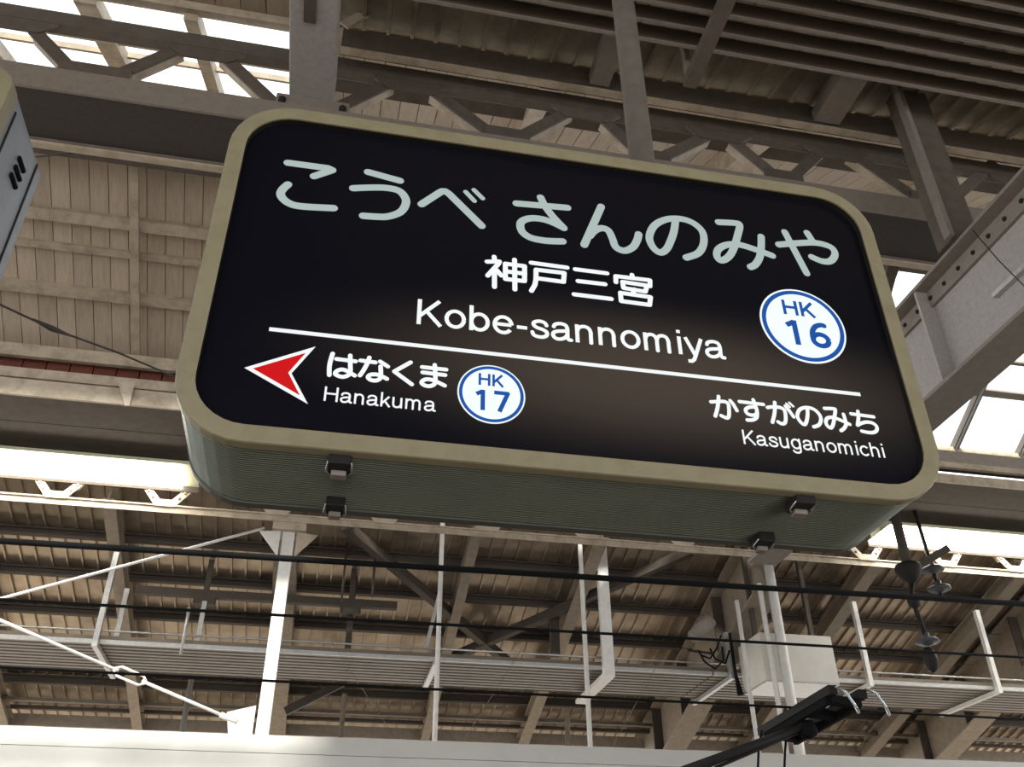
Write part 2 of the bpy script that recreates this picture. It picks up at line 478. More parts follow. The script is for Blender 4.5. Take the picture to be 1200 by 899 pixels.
# ---- far platform roof
YF, ZF, SF = 9.25, 4.62, -0.306
onF = plane_z(YF, ZF, SF)
zF = lambda y: ZF + SF * (y - YF)
far = thing('ceiling', (3, 11, 4.0), 'weathered ribbed metal roof of the far platform', kind='structure')
sheet_row(far, -6.0, 15.1, 0.167, (9.32, zF(9.32)), (14.2, zF(14.2)), ribbed(0.167, 0.03, 0.028), M_farsheet, 'roof_sheet')
MB().prof((4.5, 9.30, zF(9.30) + 0.012), (4.5, 14.4, zF(14.4) + 0.012), [(-10.6, 0), (10.6, 0), (10.6, 0.05), (-10.6, 0.05)]).build('roof_covering', M_dark, far)
for py, hh in ((618, 0.09), (664, 0.09), (709, 0.09), (790, 0.11), (757, 0.08)):
    y = onF(80, py).y
    MB().ibeam((-6, y, zF(y) - 0.03 - hh / 2), (15, y, zF(y) - 0.03 - hh / 2), 0.09, hh, 0.02).build('purlin', M_farsteel, far)
for (px, py, w, hh) in ((141, 600, 0.13, 0.17), (548, 640, 0.12, 0.17), (685, 650, 0.15, 0.18), (960, 720, 0.17, 0.2), (1150, 690, 0.17, 0.2), (20, 845, 0.13, 0.18)):
    x = onF(px, py).x
    MB().ibeam((x, YF + 0.12, zF(YF + 0.12) - 0.17 - hh / 2), (x, 14.1, zF(14.1) - 0.17 - hh / 2), w, hh, 0.02).build('rafter', M_farrafter, far)
# eaves beams of the far roof
for py0, py1, y, material in ((819, 823, 13.3, M_tray), (838, 852, 13.9, M_farrafter), (828, 832, 13.6, M_farsteel)):
    a, c = at(80, py0, y), at(80, py1, y)
    MB().box(-6, 15, y, y + 0.08, c.z, a.z).build('eaves_beam', material, far)

# riveted plate rafters of the far roof
def rivets(mb, pts, r=0.012):
    for p in pts:
        mb.add([p + Vector((-r, 0, -r)), p + Vector((r, 0, -r)), p + Vector((r, 0, r)), p + Vector((-r, 0, r)), p + Vector((0, -r, 0))],
               [(0, 1, 4), (1, 2, 4), (2, 3, 4), (3, 0, 4)])


def plate_rafter(px, py, w, hh, label):
    x = onF(px, py).x
    t = thing('plate_rafter', (x, 11.5, zF(11.5) - 0.3 - hh), label, 'steel beam')
    p, q = Vector((x, 9.38, zF(9.38) - 0.12 - hh / 2)), Vector((x, 14.0, zF(14.0) - 0.12 - hh / 2))
    MB().ibeam(p, q, w, hh, 0.025).build('web_and_flanges', M_farrafter, t)
    mb = MB()
    d = (q - p); L = d.length; d.normalize()
    for s in (-1, 1):
        for k in range(int(L / 0.11)):
            c = p + d * (0.06 + k * 0.11) + Vector((s * w * 0.33, 0, -hh / 2))
            r = 0.011
            mb.add([c + Vector((-r, -r, 0)), c + Vector((r, -r, 0)), c + Vector((r, r, 0)), c + Vector((-r, r, 0)), c + Vector((0, 0, -r))], [(0, 4, 1), (1, 4, 2), (2, 4, 3), (3, 4, 0)])
    tag(mb.build('rivet_row', M_farsteel, t), kind='stuff')
    for k in (0.25, 0.55, 0.8):
        c = p.lerp(q, k)
        MB().box(x - w / 2 + 0.01, x + w / 2 - 0.01, c.y - 0.012, c.y + 0.012, c.z - hh / 2 + 0.02, c.z + hh / 2 - 0.02).build('stiffener', M_farsteel, t)
    return t


plate_rafter(338, 640, 0.26, 0.25, 'narrow riveted rafter of the far roof behind the white column')
plate_rafter(838, 700, 0.32, 0.75, 'deep riveted rafter of the far roof with a stiffened web, beside the twin white poles')
plate_rafter(1085, 830, 0.32, 0.7, 'deep brown rafter of the far roof running down behind the hanging insulator')

# wall along the track
wf = thing('wall_far', (4, 9.12, -2.6), 'long white panelled wall along the track under the columns', kind='structure')
zt = at(600, 872, 9.08).z
MB().box(-7, 16, 9.08, 9.16, zt - 0.155, zt).build('panel', M_wall, wf)
MB().box(-7, 16, 9.08, 9.16, zt - 0.60, zt - 0.16).build('panel', M_wall, wf)
MB().box(-7, 16, 9.10, 9.16, -2.6, zt - 0.60).build('panel', M_soffit, wf)

# ================================================================ STEELWORK
# ---- lattice girder behind the sign
lg = thing('lattice_girder', (2, 4.3, 4.5), 'dark lattice girder with zigzag bracing on a deep trough chord behind the station sign', 'girder')
x0, x1 = -6.2, 12
MB().box(x0, x1, 4.11, 4.13, 4.5, 4.69).box(x0, x1, 4.53, 4.55, 4.5, 4.66).build('lower_chord', M_grey, lg)
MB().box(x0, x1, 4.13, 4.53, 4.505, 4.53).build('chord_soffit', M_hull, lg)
MB().box(x0, x1, 4.55, 4.60, 4.48, 4.505).build('chord_lip', M_cream, lg)
MB().box(x0, x1, 4.17, 4.25, 5.17, 5.29).build('upper_chord', M_truss, lg)
UP = (-130, 15, 240, 482, 687, 842, 978, 1092, 1192, 1290)
dg = [((40, 36), (82, 80)), ((142, 86), (215, 55)), ((258, 62), (318, 118)), ((398, 125), (462, 95)), ((505, 105), (578, 158)), ((610, 160), (672, 128)),
      ((705, 138), (750, 180)), ((775, 185), (832, 158)), ((855, 162), (905, 203)), ((930, 207), (968, 172)), ((995, 178), (1075, 232)), ((1110, 240), (1165, 190)), ((-80, 20), (-120, 50)), ((-150, 50), (-60, 5))]
for (a, b) in dg:
    p, q = at(*a, 4.19), at(*b, 4.19)
    if p.z < q.z: p += (p - q) * 0.16
    else: q += (q - p) * 0.16
    MB().beam(p, q, 0.016, 0.085, up=(0, 0, 1)).build('diagonal', M_truss, lg)
    lo, hi = (p, q) if p.z < q.z else (q, p)
    off = Vector((0, 0.045, -0.035))
    MB().beam(p + off, q + off, 0.075, 0.014).build('diagonal_lit_flange', M_cream, lg)  # paler flange paints in the lit underside of each diagonal
for i, u in enumerate(UP):
    c = at(u, 30 + u * 0.152 + (0 if u < 300 else -8), 4.17)
    zc = 5.22
    pts = [(-0.26, 5.20), (0.26, 5.20), (0.25, 5.14), (0.15, 5.06), (-0.15, 5.06), (-0.25, 5.14)]
    n = len(pts)
    MB().add([(c.x + x, 4.172, z) for x, z in pts] + [(c.x + x, 4.186, z) for x, z in pts],
             [tuple(range(n - 1, -1, -1)), tuple(range(n, 2 * n))] + [(k, (k + 1) % n, n + (k + 1) % n, n + k) for k in range(n)]).build('gusset', M_truss, lg, solid_fix=True)
for (a, b) in ((82, 142), (578, 610), (750, 775), (905, 930), (1075, 1110)):
    pa, pb = at(a, 84 + (a - 110) * 0.152, 4.19), at(b, 84 + (b - 110) * 0.152, 4.19)
    MB().box(pa.x - 0.06, pb.x + 0.06, 4.165, 4.20, 4.69, 4.84).build('foot_plate', M_truss, lg)

# ---- cross beam that rests on the girder
cb = thing('cross_beam', (-0.44, 3, 4.76), 'broad pale box beam resting on the lattice girder above the sign corner', 'beam')
MB().box(-0.585, -0.305, 0.6, 4.15, 4.78, 5.02).build('box_section', M_girder, cb, bevel=0.01)
MB().box(-0.66, -0.20, 4.115, 4.30, 4.692, 4.778).build('bearing_plate', M_grey, cb)
for x in (-0.62, -0.24):
    MB().lathe((x, 4.115, 4.72), [(0, -0.03), (0.025, -0.03), (0.025, 0.01)], 6).build('bolt', M_dark, cb)
q0 = atz(355, 0, 4.775)
MB().box(-0.50, -0.43, 2.9, 3.55, 4.765, 4.78).build('dark_plate', M_soffit, cb)

# ---- dark slats
sl = thing('slat_screen', (3, 2.6, 4.95), 'row of long dark brown slats hung under the ribbed deck', 'slats')
first = None
for k in range(9):
    y = 3.436 - k * 0.130
    if first is None:
        first = MB().prof((-0.25, y, 5.0), (12, y, 5.0), [(0, 0), (0.014, 0), (0.014, 0.15), (0, 0.15)]).build('slat', M_bar, sl)
        first2 = MB().box(-0.25, 12, y - 0.022, y - 0.0, 4.988, 5.002).build('slat_lip_highlight', M_grey, sl)  # paler lip paints in the highlight along the slat's lower edge
    else:
        clone(first, dy=-k * 0.130); clone(first2, dy=-k * 0.130)

# ---- short rafters over the girder
for i, (pa, pb, w, lab) in enumerate((((715, 45), (697, 115), 0.14, 'short pale rafter between deck and lattice girder beside the hanger pole'),
                                      ((1010, 100), (960, 158), 0.20, 'broad brown rafter between deck and lattice girder near the slanting post'))):
    b = atz(*pb, 5.2)
    tag(MB().box(b.x - w / 2, b.x + w / 2, 3.35, 3.985, 5.2, 5.2 + 0.08).box(b.x - w / 2, b.x - w / 2 + 0.03, 3.45, 3.985, 5.28, 5.30).box(b.x + w / 2 - 0.03, b.x + w / 2, 3.45, 3.985, 5.28, 5.30).build('short_rafter', M_grey), lab, 'rafter')

# cross bar with a strut, in front of the slats
tb = thing('hanger_bar', (1.96, 3.0, 4.85), 'slim brown bar with a short strut crossing under the dark slats', 'bar')
MB().box(1.905, 1.995, 0.8, 3.62, 4.85, 4.91).build('bar', M_truss, tb)
MB().beam((1.94, 3.585, 4.9), (1.94, 3.585, 5.34), 0.035, 0.05).build('strut', M_grey, tb)

# thin brace at the top left behind the cross beam
p, q = at(403, 30, 3.9), at(460, -2, 3.9)
tag(MB().beam(p, q, 0.02, 0.07).build('brace', M_cream), 'slim cream brace under the deck beside the pale box beam', 'brace')

# ---- plate girder on the right with its hanging post
S = 0.702
gx = 5.2 * S
pg = thing('plate_girder', (gx, 3.6, 4.5 * S), 'big riveted grey plate girder passing behind the right end of the sign', 'girder')
zb, ztp = 4.5 * S, 5.53 * S
MB().box(gx + 0.12, gx + 0.145, -0.5, 7.2, zb, ztp).build('web', M_girder, pg)
MB().box(gx, gx + 0.28, -0.5, 7.2, zb - 0.025, zb).build('lower_flange', M_grey, pg)
MB().box(gx, gx + 0.28, -0.5, 7.2, ztp, ztp + 0.025).box(gx + 0.095, gx + 0.12, -0.5, 7.2, ztp - 0.12, ztp).build('upper_flange', M_grey, pg)
for y in (1.1, 2.75, 4.20, 5.7):
    MB().box(gx + 0.01, gx + 0.12, y, y + 0.02, zb, ztp).build('stiffener', M_girder, pg)
r1 = None
for k in range(44):
    y = 0.3 + k * 0.155
    if r1 is None:
        r1 = MB().lathe((gx + 0.095, y, ztp - 0.06), [(0.017, 0), (0.014, 0.01), (0.004, 0.016)], 8, axis=(-1, 0, 0)).build('rivet', M_dark, pg)
    else:
        clone(r1, dy=k * 0.155)
hp = thing('hanger_post', (gx + 0.1, 3.72, ztp), 'dark steel channel post standing on the riveted plate girder', 'post')
pa = at(1117, 287, 3.72); pb = at(1133, 283, 3.72)
MB().prof((pa.x + 0.10, 3.72, ztp + 0.02), (pa.x + 0.10, 3.72, 5.36), [(-0.12, 0), (0.12, 0), (0.12, 0.12), (0.105, 0.12), (0.105, 0.015), (-0.105, 0.015), (-0.105, 0.12), (-0.12, 0.12)], up=(0, 1, 0)).build('channel', M_truss, hp)
MB().box(pa.x - 0.055, pa.x - 0.02, 3.66, 3.72, ztp + 0.02, 5.36).build('edge_bar', M_grey, hp)
hp2 = thing('hanger_post', (gx + 0.13, 7.0, ztp), 'steel post carrying the far end of the riveted girder behind the sign', 'post')
MB().box(gx + 0.03, gx + 0.25, 6.95, 7.07, ztp + 0.026, zB(7.07) - 0.1).build('channel', M_truss, hp2)
# bracket and conduit on the girder
b0, b1 = atx(1166, 347, gx + 0.1), atx(1205, 310, gx + 0.1)
tag(MB().beam(b0, b1, 0.04, 0.03).build('conduit', M_galv), 'short pale conduit fixed on the web of the riveted girder', 'conduit')
tag(MB().tube([atx(1140, 270, gx - 0.02), atx(1170, 305, gx - 0.05), atx(1210, 345, gx - 0.2)], 0.004, 6).build('cable', M_rust), 'thin dark cable slung across the riveted plate girder', 'cable')
# knee brace seen beside the sign corner
kb = thing('knee_brace', (5.3, 6.0, 5.6), 'brown crossed braces under the ridge right of the sign', 'brace')
MB().beam(at(1020, 279, 5.8), at(1112, 256, 5.8), 0.05, 0.14).build('brace_bar', M_truss, kb)
MB().beam(at(1064, 245, 6.0), at(1036, 345, 6.0), 0.10, 0.10).build('brace_post', M_truss, kb)
MB().beam(at(1140, 215, 5.4), at(1085, 262, 5.4), 0.05, 0.12).build('brace_bar', M_truss, kb)

# ---- lower lattice girder at the eaves
ld = thing('eaves_girder', (2, 9.15, 4.05), 'cream lattice girder with gusset plates below the eaves lamps', 'girder')
zc = at(80, 587, 9.15).z
MB().box(-6.2, 15, 9.10, 9.20, zc + 0.005, zc + 0.02).box(-6.2, 15, 9.12, 9.13, zc - 0.06, zc + 0.005).build('lower_chord', M_cream, ld)
MB().box(-6.2, 15, 9.12, 9.18, zc + 0.62, zc + 0.70).build('upper_chord', M_cream, ld)
nodes = [at(68, 578, 9.15).x - 1.055 * k for k in (3, 2, 1)] + [at(68, 578, 9.15).x, at(195, 588, 9.15).x]
nodes += [nodes[-1] + 1.123 * k for k in range(1, 7)] + [at(1013, 653, 9.15).x, at(1107, 662, 9.15).x, at(1188, 669, 9.15).x, at(1188, 669, 9.15).x + 1.0]
pl = [(-0.10, 0.0), (0.10, 0.0), (0.13, 0.04), (0.25, 0.19), (0.19, 0.23), (0.06, 0.075), (-0.06, 0.075), (-0.19, 0.23), (-0.25, 0.19), (-0.13, 0.04)]
n = len(pl)
fg = None
for i, x in enumerate(nodes):
    for s in (-1, 1):
        MB().beam((x + s * 0.16, 9.13, zc + 0.14), (x + s * 0.50, 9.13, zc + 0.62), 0.05, 0.06).build('diagonal', M_cream, ld)
    if fg is None:
        fg = MB().add([(x + a, 9.095, zc + b) for a, b in pl] + [(x + a, 9.11, zc + b) for a, b in pl],
                      [tuple(range(n - 1, -1, -1)), tuple(range(n, 2 * n))] + [(k, (k + 1) % n, n + (k + 1) % n, n + k) for k in range(n)]).build('gusset', M_cream, ld, solid_fix=True)
        bolts = []
        for (a, b) in ((-0.13, 0.095), (-0.18, 0.155), (0.13, 0.095), (0.18, 0.155)):
            bolts.append(MB().lathe((x + a, 9.095, zc + b), [(0.018, 0), (0.016, 0.012), (0.003, 0.014)], 8, axis=(0, -1, 0)).build('bolt', M_farrafter, ld))
    else:
        clone(fg, dx=x - nodes[0])
        for bo in bolts:
            clone(bo, dx=x - nodes[0])

# ---- fluorescent fittings under the soffit
def lamp_fitting(xa, xb, tube_a, tube_b, label):
    t = thing('fluorescent_light', ((xa + xb) / 2, 8.9, 4.42), label, 'lamp')
    MB().box(xa, xb, 8.58, 9.08, 4.345, 4.355).box(xa, xb, 8.80, 9.0, 4.355, 4.494).build('housing', M_reflector, t)
    MB().box(xa, xb, 9.08, 9.09, 4.28, 4.45).build('rear_skirt', M_soffit, t)
    MB().box(tube_a, tube_b, 8.60, 9.05, 4.30, 4.345).build('diffuser', M_tube, t)
    return t


lamp_fitting(-6.1, at(233, 572, 9.08).x, -6.1, at(211, 544, 8.64).x, 'long glowing fluorescent fitting under the soffit left of the sign')
lamp_fitting(at(1018, 639, 9.08).x, 13.5, at(1018, 639, 9.08).x, 13.5, 'long glowing fluorescent fitting under the soffit right of the sign')

# ---- white column with bracing rods
yc = 9.28
ct, cbm = at(337, 640, yc), at(316, 858, yc)
wc = thing('white_column', (ct.x, yc, -1.0), 'tall white steel column under the eaves girder with a gusset at its head', 'column')
MB().prof((ct.x, yc, -2.6), (ct.x, yc, zc), [(-0.06, -0.08), (0.06, -0.08), (0.06, 0.08), (-0.06, 0.08)], up=(0, 1, 0)).build('shaft', M_white, wc)
MB().box(ct.x - 0.17, ct.x + 0.17, yc - 0.15, yc + 0.12, zc - 0.14, zc).build('cap', M_cream, wc)
g = [Vector((ct.x - 0.085, 0, zc - 0.14)), Vector((ct.x - 0.30, 0, zc - 0.16)), Vector((ct.x - 0.085, 0, zc - 0.42))]
MB().add([p + Vector((0, yc - 0.1, 0)) for p in g] + [p + Vector((0, yc - 0.08, 0)) for p in g], [(0, 1, 2), (5, 4, 3), (0, 3, 4, 1), (1, 4, 5, 2), (2, 5, 3, 0)]).build('gusset', M_white, wc, solid_fix=True)
MB().add([Vector((2 * ct.x - p.x, yc - 0.1, p.z)) for p in g] + [Vector((2 * ct.x - p.x, yc - 0.08, p.z)) for p in g], [(0, 1, 2), (5, 4, 3), (0, 3, 4, 1), (1, 4, 5, 2), (2, 5, 3, 0)]).build('gusset', M_cream, wc, solid_fix=True)
zg = at(285, 850, yc).z
g = [Vector((ct.x - 0.085, 0, zg + 0.16)), Vector((ct.x - 0.085, 0, zg - 0.25)), Vector((ct.x - 0.30, 0, zg - 0.1)), Vector((ct.x - 0.34, 0, zg + 0.09))]
MB().add([p + Vector((0, yc - 0.1, 0)) for p in g] + [p + Vector((0, yc - 0.08, 0)) for p in g], [(0, 1, 2, 3), (7, 6, 5, 4), (0, 4, 5, 1), (1, 5, 6, 2), (2, 6, 7, 3), (3, 7, 4, 0)]).build('gusset', M_white, wc, solid_fix=True)
ra, rb = at(310, 619, yc - 0.09), at(0, 702, yc - 0.09)
tag(MB().tube([ra, rb + (rb - ra) * 0.4], 0.016, 8).build('tie_rod', M_white), 'white tie rod falling from the head of the white column', 'rod')
tr_ = thing('tie_rod', (-2, yc - 0.09, 2.4), 'white tie rod with turnbuckle rising from the foot of the white column', 'rod')
ra, rb = at(278, 846, yc - 0.09), at(0, 727, yc - 0.09)
d = rb - ra
MB().tube([ra, ra + d * 0.40], 0.016, 8).tube([ra + d * 0.50, ra + d * 1.5], 0.016, 8).build('rod', M_white, tr_)
c = ra + d * 0.45; u = d.normalized(); v = Vector((0, 1, 0)).cross(u)
MB().tube([c - u * 0.17, c - u * 0.11 + v * 0.045, c + u * 0.11 + v * 0.045, c + u * 0.17], 0.013, 8).tube([c - u * 0.17, c - u * 0.11 - v * 0.045, c + u * 0.11 - v * 0.045, c + u * 0.17], 0.013, 8).build('turnbuckle', M_white, tr_)
MB().tube([ra + d * 0.0, ra + d * 0.07], 0.028, 8).build('clevis', M_white, tr_)

# ---- thin poles on the far side
def pole(px, pt, pb, y, r, material, label, ztop=None):
    a, c = at(*pt, y), at(*pb, y)
    x = (a.x + c.x) / 2
    return tag(MB().tube([(x, y, -2.6), (x, y, ztop or a.z)], r, 10).build('support_pole', material), label, 'pole')


pole(0, (517, 668), (509, 866), 9.4, 0.026, M_white, 'slim cream pole with a bright clamp below the crossing braces', zF(9.4) - 0.02)
pole(0, (684, 690), (690, 876), 9.6, 0.026, M_white, 'slim cream pole beside the big white hanger bracket', zF(9.6) - 0.02)
pole(0, (663, 832), (667, 873), 10.9, 0.032, M_farrafter, 'short pale pole under the end of the big white hanger bracket', 2.7)
pole(0, (897, 655), (940, 885), 9.22, 0.056, M_white, 'thick white pole rising past the hanging cabinet', zc)
pole(0, (888, 690), (925, 885), 9.24, 0.030, M_white, 'slim white pole next to the thick white pole', at(888, 684, 9.24).z)
pole(0, (864, 712), (888, 870), 9.26, 0.024, M_white, 'slim cream pole left of the twin white poles', at(862, 704, 9.26).z)
pole(0, (226, 790), (213, 855), 10.9, 0.030, M_galv, 'grey pipe standing left of the white column under the tray', 2.85)
pole(0, (404, 800), (401, 858), 11.2, 0.030, M_farrafter, 'tan pipe standing right of the white column under the tray', 2.85)
# gusset head of the thick pole
a = at(897, 655, 9.22)
tag(MB().box(a.x - 0.16, a.x + 0.12, 9.205, 9.34, zc - 0.10, zc).build('column_head', M_farrafter), 'cream cap plate at the head of the thick white pole', 'bracket')

# crossed braces under the far roof
for (pa, pb, lab) in (((437, 615), (612, 766), 'brown diagonal brace under the far roof falling to the right'), ((768, 638), (512, 754), 'brown diagonal brace under the far roof rising to the right')):
    a, b = onF(*pa), onF(*pb)
    a.z -= 0.28; b.z -= 0.28
    a += (a - b) * 0.14
    tag(MB().prof(a, b, [(-0.05, -0.05), (0.05, -0.05), (0.05, 0.05), (-0.05, 0.05)]).build('diagonal_brace', M_farsteel), lab, 'brace')
for (pa, pb, y, w, lab) in (((648, 690), (658, 768), 11.0, 0.11, 'dark steel hanger beside the crossed braces'), ((413, 700), (411, 770), 10.8, 0.07, 'dark steel hanger with a small plate behind the wires'),):
    a, b = at(*pa, y), at(*pb, y)
    tag(MB().beam((a.x, y, b.z - 0.02), (a.x, y, zF(y) - 0.02), w, 0.08).build('roof_hanger', M_farsteel), lab, 'hanger')
a, b = at(180, 690, 10.6), at(490, 712, 10.6)
fh = thing('pipe_rack', (a.x, 10.6, a.z), 'dark horizontal channel hung under the far roof behind the white column', 'rack')
MB().box(a.x - 0.2, b.x - 0.25, 10.6, 10.68, a.z - 0.06, a.z + 0.03).build('channel', M_farsteel, fh)
for px in (240, 412):
    c = at(px, 700, 10.6)
    MB().box(c.x - 0.03, c.x + 0.03, 10.62, 10.66, a.z, zF(10.64) - 0.02).box(c.x - 0.12, c.x + 0.12, 10.59, 10.69, a.z - 0.14, a.z - 0.04).build('drop', M_farsteel, fh)

# ---- cable tray with hangers
yt0, yt1, zt0 = 10.02, 11.05, at(80, 752, 10.02).z
zlip = at(80, 741, 10.02).z
ctx = [-6.2, at(515, 770, yt0).x, at(835, 790, yt0).x, 15]
for i in range(3):
    lab = ('ribbed cable tray length behind the white column', 'ribbed cable tray length between the cream pole and the big hanger bracket', 'ribbed cable tray length below the hanging insulator')[i]
    xa, xb = ctx[i] + 0.01, ctx[i + 1] - 0.01
    t = thing('cable_tray', ((xa + xb) / 2, 10.5, zt0), lab, 'cable tray')
    poly = []
    nrib = 9
    pw = (yt1 - yt0) / nrib
    for k in range(nrib):
        o = yt0 + k * pw
        poly += [(o, 0.0), (o + pw * 0.55, 0.0), (o + pw * 0.62, 0.022), (o + pw * 0.93, 0.022)]
    poly += [(yt1, 0.0), (yt1, 0.04), (yt0, 0.04)]
    MB().prof((xa, 0, zt0), (xb, 0, zt0), [(-y, z) for y, z in poly]).build('ribbed_bottom', M_tray, t)
    MB().box(xa, xb, yt0 - 0.02, yt0, zt0 - 0.005, zt0 + 0.035).build('front_lip', M_galv, t)
    MB().box(xa, xb, yt0 + 0.05, yt0 + 0.07, zt0 + 0.03, zlip).build('side_rail', M_tray, t)
    MB().tube([(xa, yt0 + 0.05, zlip + 0.05), (xb, yt0 + 0.05, zlip + 0.05)], 0.012, 8).build('conduit', M_galv, t)
for (pt, pb, w, mt_, lab) in (((136, 648), (113, 748), 0.055, M_galv, 'grey angle hanger of the cable tray crossed by the upper tie rod'),
                            ((855, 742), (858, 797), 0.05, M_galv, 'grey angle hanger of the cable tray left of the cabinet'),
                            ((1003, 706), (1021, 806), 0.055, M_white, 'pale angle hanger of the cable tray right of the cabinet'),
                            ((1147, 716), (1173, 817), 0.055, M_white, 'pale angle hanger of the cable tray right of the insulator'),
                            ((699, 636), (712, 768), 0.13, M_white, 'big white box hanger bracket carrying the cable tray')):
    a, b = at(*pt, yt0 - 0.06), at(*pb, yt0 - 0.06)
    x = b.x
    t = thing('tray_hanger', (x, yt0 - 0.06, zt0 - 0.06), lab, 'bracket')
    zlo = zt0 - 0.055 if w < 0.1 else zt0 - 0.10
    MB().box(x - w / 2, x + w / 2, yt0 - 0.09, yt0 - 0.03, zlo, a.z).build('upright', mt_, t)
    MB().box(x - w / 2, x + w / 2, yt0 - 0.03, yt1 + 0.12, zlo, zlo + 0.045).build('arm', mt_, t)
a = at(510, 782, yt0 + 0.05)
tag(MB().box(a.x - 0.03, a.x + 0.03, yt0 - 0.02, yt1, zt0 - 0.05, zt0 - 0.01).build('tray_clip', M_galv), 'short grey clip under the cable tray beside the slim cream pole', 'bracket')
a = at(222, 712, 9.9)
tag(MB().tube([(a.x, 9.9, zt0 - 0.1), (a.x, 9.9, a.z)], [0.014, 0.02], 8).build('drop_rod', M_galv), 'thin rusty drop rod in front of the cable tray near the white column', 'rod')
a, b = at(240, 705, 10.3), at(232, 745, 10.3)
tag(MB().beam((a.x, 10.3, zlip), (a.x, 10.3, a.z), 0.05, 0.03).build('tray_strut', M_galv), 'grey strut standing on the cable tray behind the drop rod', 'strut')
a = at(147, 700, 10.3)
tag(MB().beam((a.x, 10.3, zlip), (a.x, 10.3, at(147, 690, 10.3).z), 0.05, 0.03).build('tray_strut', M_galv), 'grey strut standing on the cable tray behind the upper tie rod', 'strut')
a, b = at(498, 742, 10.2), at(516, 692, 10.2)
tag(MB().beam((a.x, 10.2, zlip), (b.x, 10.2, b.z), 0.06, 0.04).build('tray_strut', M_galv), 'shiny slanting strut on the cable tray behind the slim cream pole', 'strut')

# ---- hanging white cabinet
c0, c1 = at(908, 797, 9.32), at(984, 801, 9.32)
hc = thing('hanging_cabinet', ((c0.x + c1.x) / 2, 10.4, c0.z), 'white box cabinet hanging from the far roof behind the white poles', 'cabinet')
MB().box(c0.x - 0.1, c1.x, 9.32, 9.90, c0.z, c0.z + 0.52).build('body', M_cabinet, hc)
MB().box(c0.x - 0.1, c1.x, 9.32, 9.90, c0.z - 0.02, c0.z - 0.002).build('base_plate', M_galv, hc)
for x in (c0.x - 0.02, c1.x - 0.08):
    MB().box(x, x + 0.05, 9.6, 9.65, c0.z + 0.52, zF(9.6) - 0.02).build('hanger', M_farsteel, hc)

# ---- overhead wires
for (ya, yb, r, lab, mt_) in ((634, 708, 0.028, 'thick black overhead feeder cable', M_black), (702.5, 770.5, 0.013, 'middle black overhead messenger wire', M_black), (782, 843, 0.011, 'thin black contact wire touched by the pantograph', M_black)):
    a, b = at(0, ya, 7.5), at(1200, yb, 7.5)
    d = b - a
    tag(MB().tube([a - d * 0.4, b + d * 0.4], r, 8).build('overhead_wire', mt_), lab, 'wire')
for (pa, pb, y, lab) in (((388, 752), (463, 865), 8.9, 'hair-thin stay wire right of the white column'), ((612, 760), (543, 868), 8.9, 'hair-thin stay wire left of the big hanger bracket'), ((775, 770), (715, 880), 8.9, 'hair-thin stay wire in front of the deep riveted rafter')):
    tag(MB().tube([at(*pa, 10.02), at(*pb, 9.12)], 0.0025, 6).build('stay_wire', M_tray), lab, 'wire')
# cables at the left of the sign
cl = thing('slung_cable', (-2, 5, 4.0), 'thin dark cable with a sleeve slung below the boarded slope', 'cable')
MB().tube([at(-60, 305, 4.0), at(0, 357, 4.2), at(60, 385, 4.4), at(140, 414, 4.7), at(215, 446, 5.0)], 0.006, 6).build('cable', M_rust, cl)
MB().tube([at(38, 374, 4.33), at(60, 385, 4.4), at(84, 394, 4.48)], [0.006, 0.018, 0.006], 8).build('sleeve', M_rust, cl)
tag(MB().tube([at(40, 184, 4.65), at(100, 178, 4.65), at(158, 172, 4.68)], 0.006, 6).build('slung_cable', M_rust), 'thin dark cable between the display box and the trough chord', 'cable')

# ---- pantograph
pt = thing('pantograph', (3.0, 7.5, 1.4), 'black train pantograph with shiny curved horns reaching the contact wire', 'pantograph')
zp = 1.93
for i, (pn, pf) in enumerate((((976, 808), (892, 858)), ((1011, 813), (925, 864)))):
    a, b = atz(*pn, zp), atz(*pf, zp)
    MB().beam(a, b, 0.07, 0.07).build('contact_strip', M_dark, pt)
    MB().beam(a + Vector((0, 0.1, -0.06)), b + Vector((0, -0.1, -0.06)), 0.045, 0.06).build('carrier', M_black, pt)
    h = ((979, 806), (992, 812), (1002, 827), (1006, 835)) if i == 0 else ((1014, 808), (1027, 813), (1037, 827), (1042, 838))
    MB().tube([at(*q, a.y - 0.02 - 0.09 * k) for k, q in enumerate(h)], 0.012, 8).build('horn', M_chrome, pt)
for k in range(4):
    f_ = 0.08 + k * 0.27
    a = atz(976, 808, zp).lerp(atz(892, 858, zp), f_); b = atz(1011, 813, zp).lerp(atz(925, 864, zp), f_)
    MB().beam(a + Vector((0, 0, -0.05)), b + Vector((0, 0, -0.05)), 0.10, 0.06).build('cross_piece', M_black, pt)
h0 = at(945, 845, 7.5)
MB().lathe(h0 + Vector((0, 0, -0.06)), [(0.02, -0.08), (0.07, -0.06), (0.08, 0.0), (0.05, 0.06)], 10).build('hub', M_black, pt)
MB().tube([h0 + Vector((0, 0, -0.03)), at(800, 905, 7.5)], [0.03, 0.045], 10).build('upper_arm', M_dark, pt)
MB().tube([h0 + Vector((-0.05, 0.05, -0.08)), at(838, 900, 7.5)], 0.014, 8).build('control_rod', M_dark, pt)
MB().tube([at(893, 856, 7.7), at(889, 880, 7.7), at(888, 905, 7.7)], 0.010, 6).build('flex_lead', M_black, pt)
MB().tube([at(922, 858, 7.6), at(920, 880, 7.6), at(919, 905, 7.6)], 0.010, 6).build('flex_lead', M_black, pt)

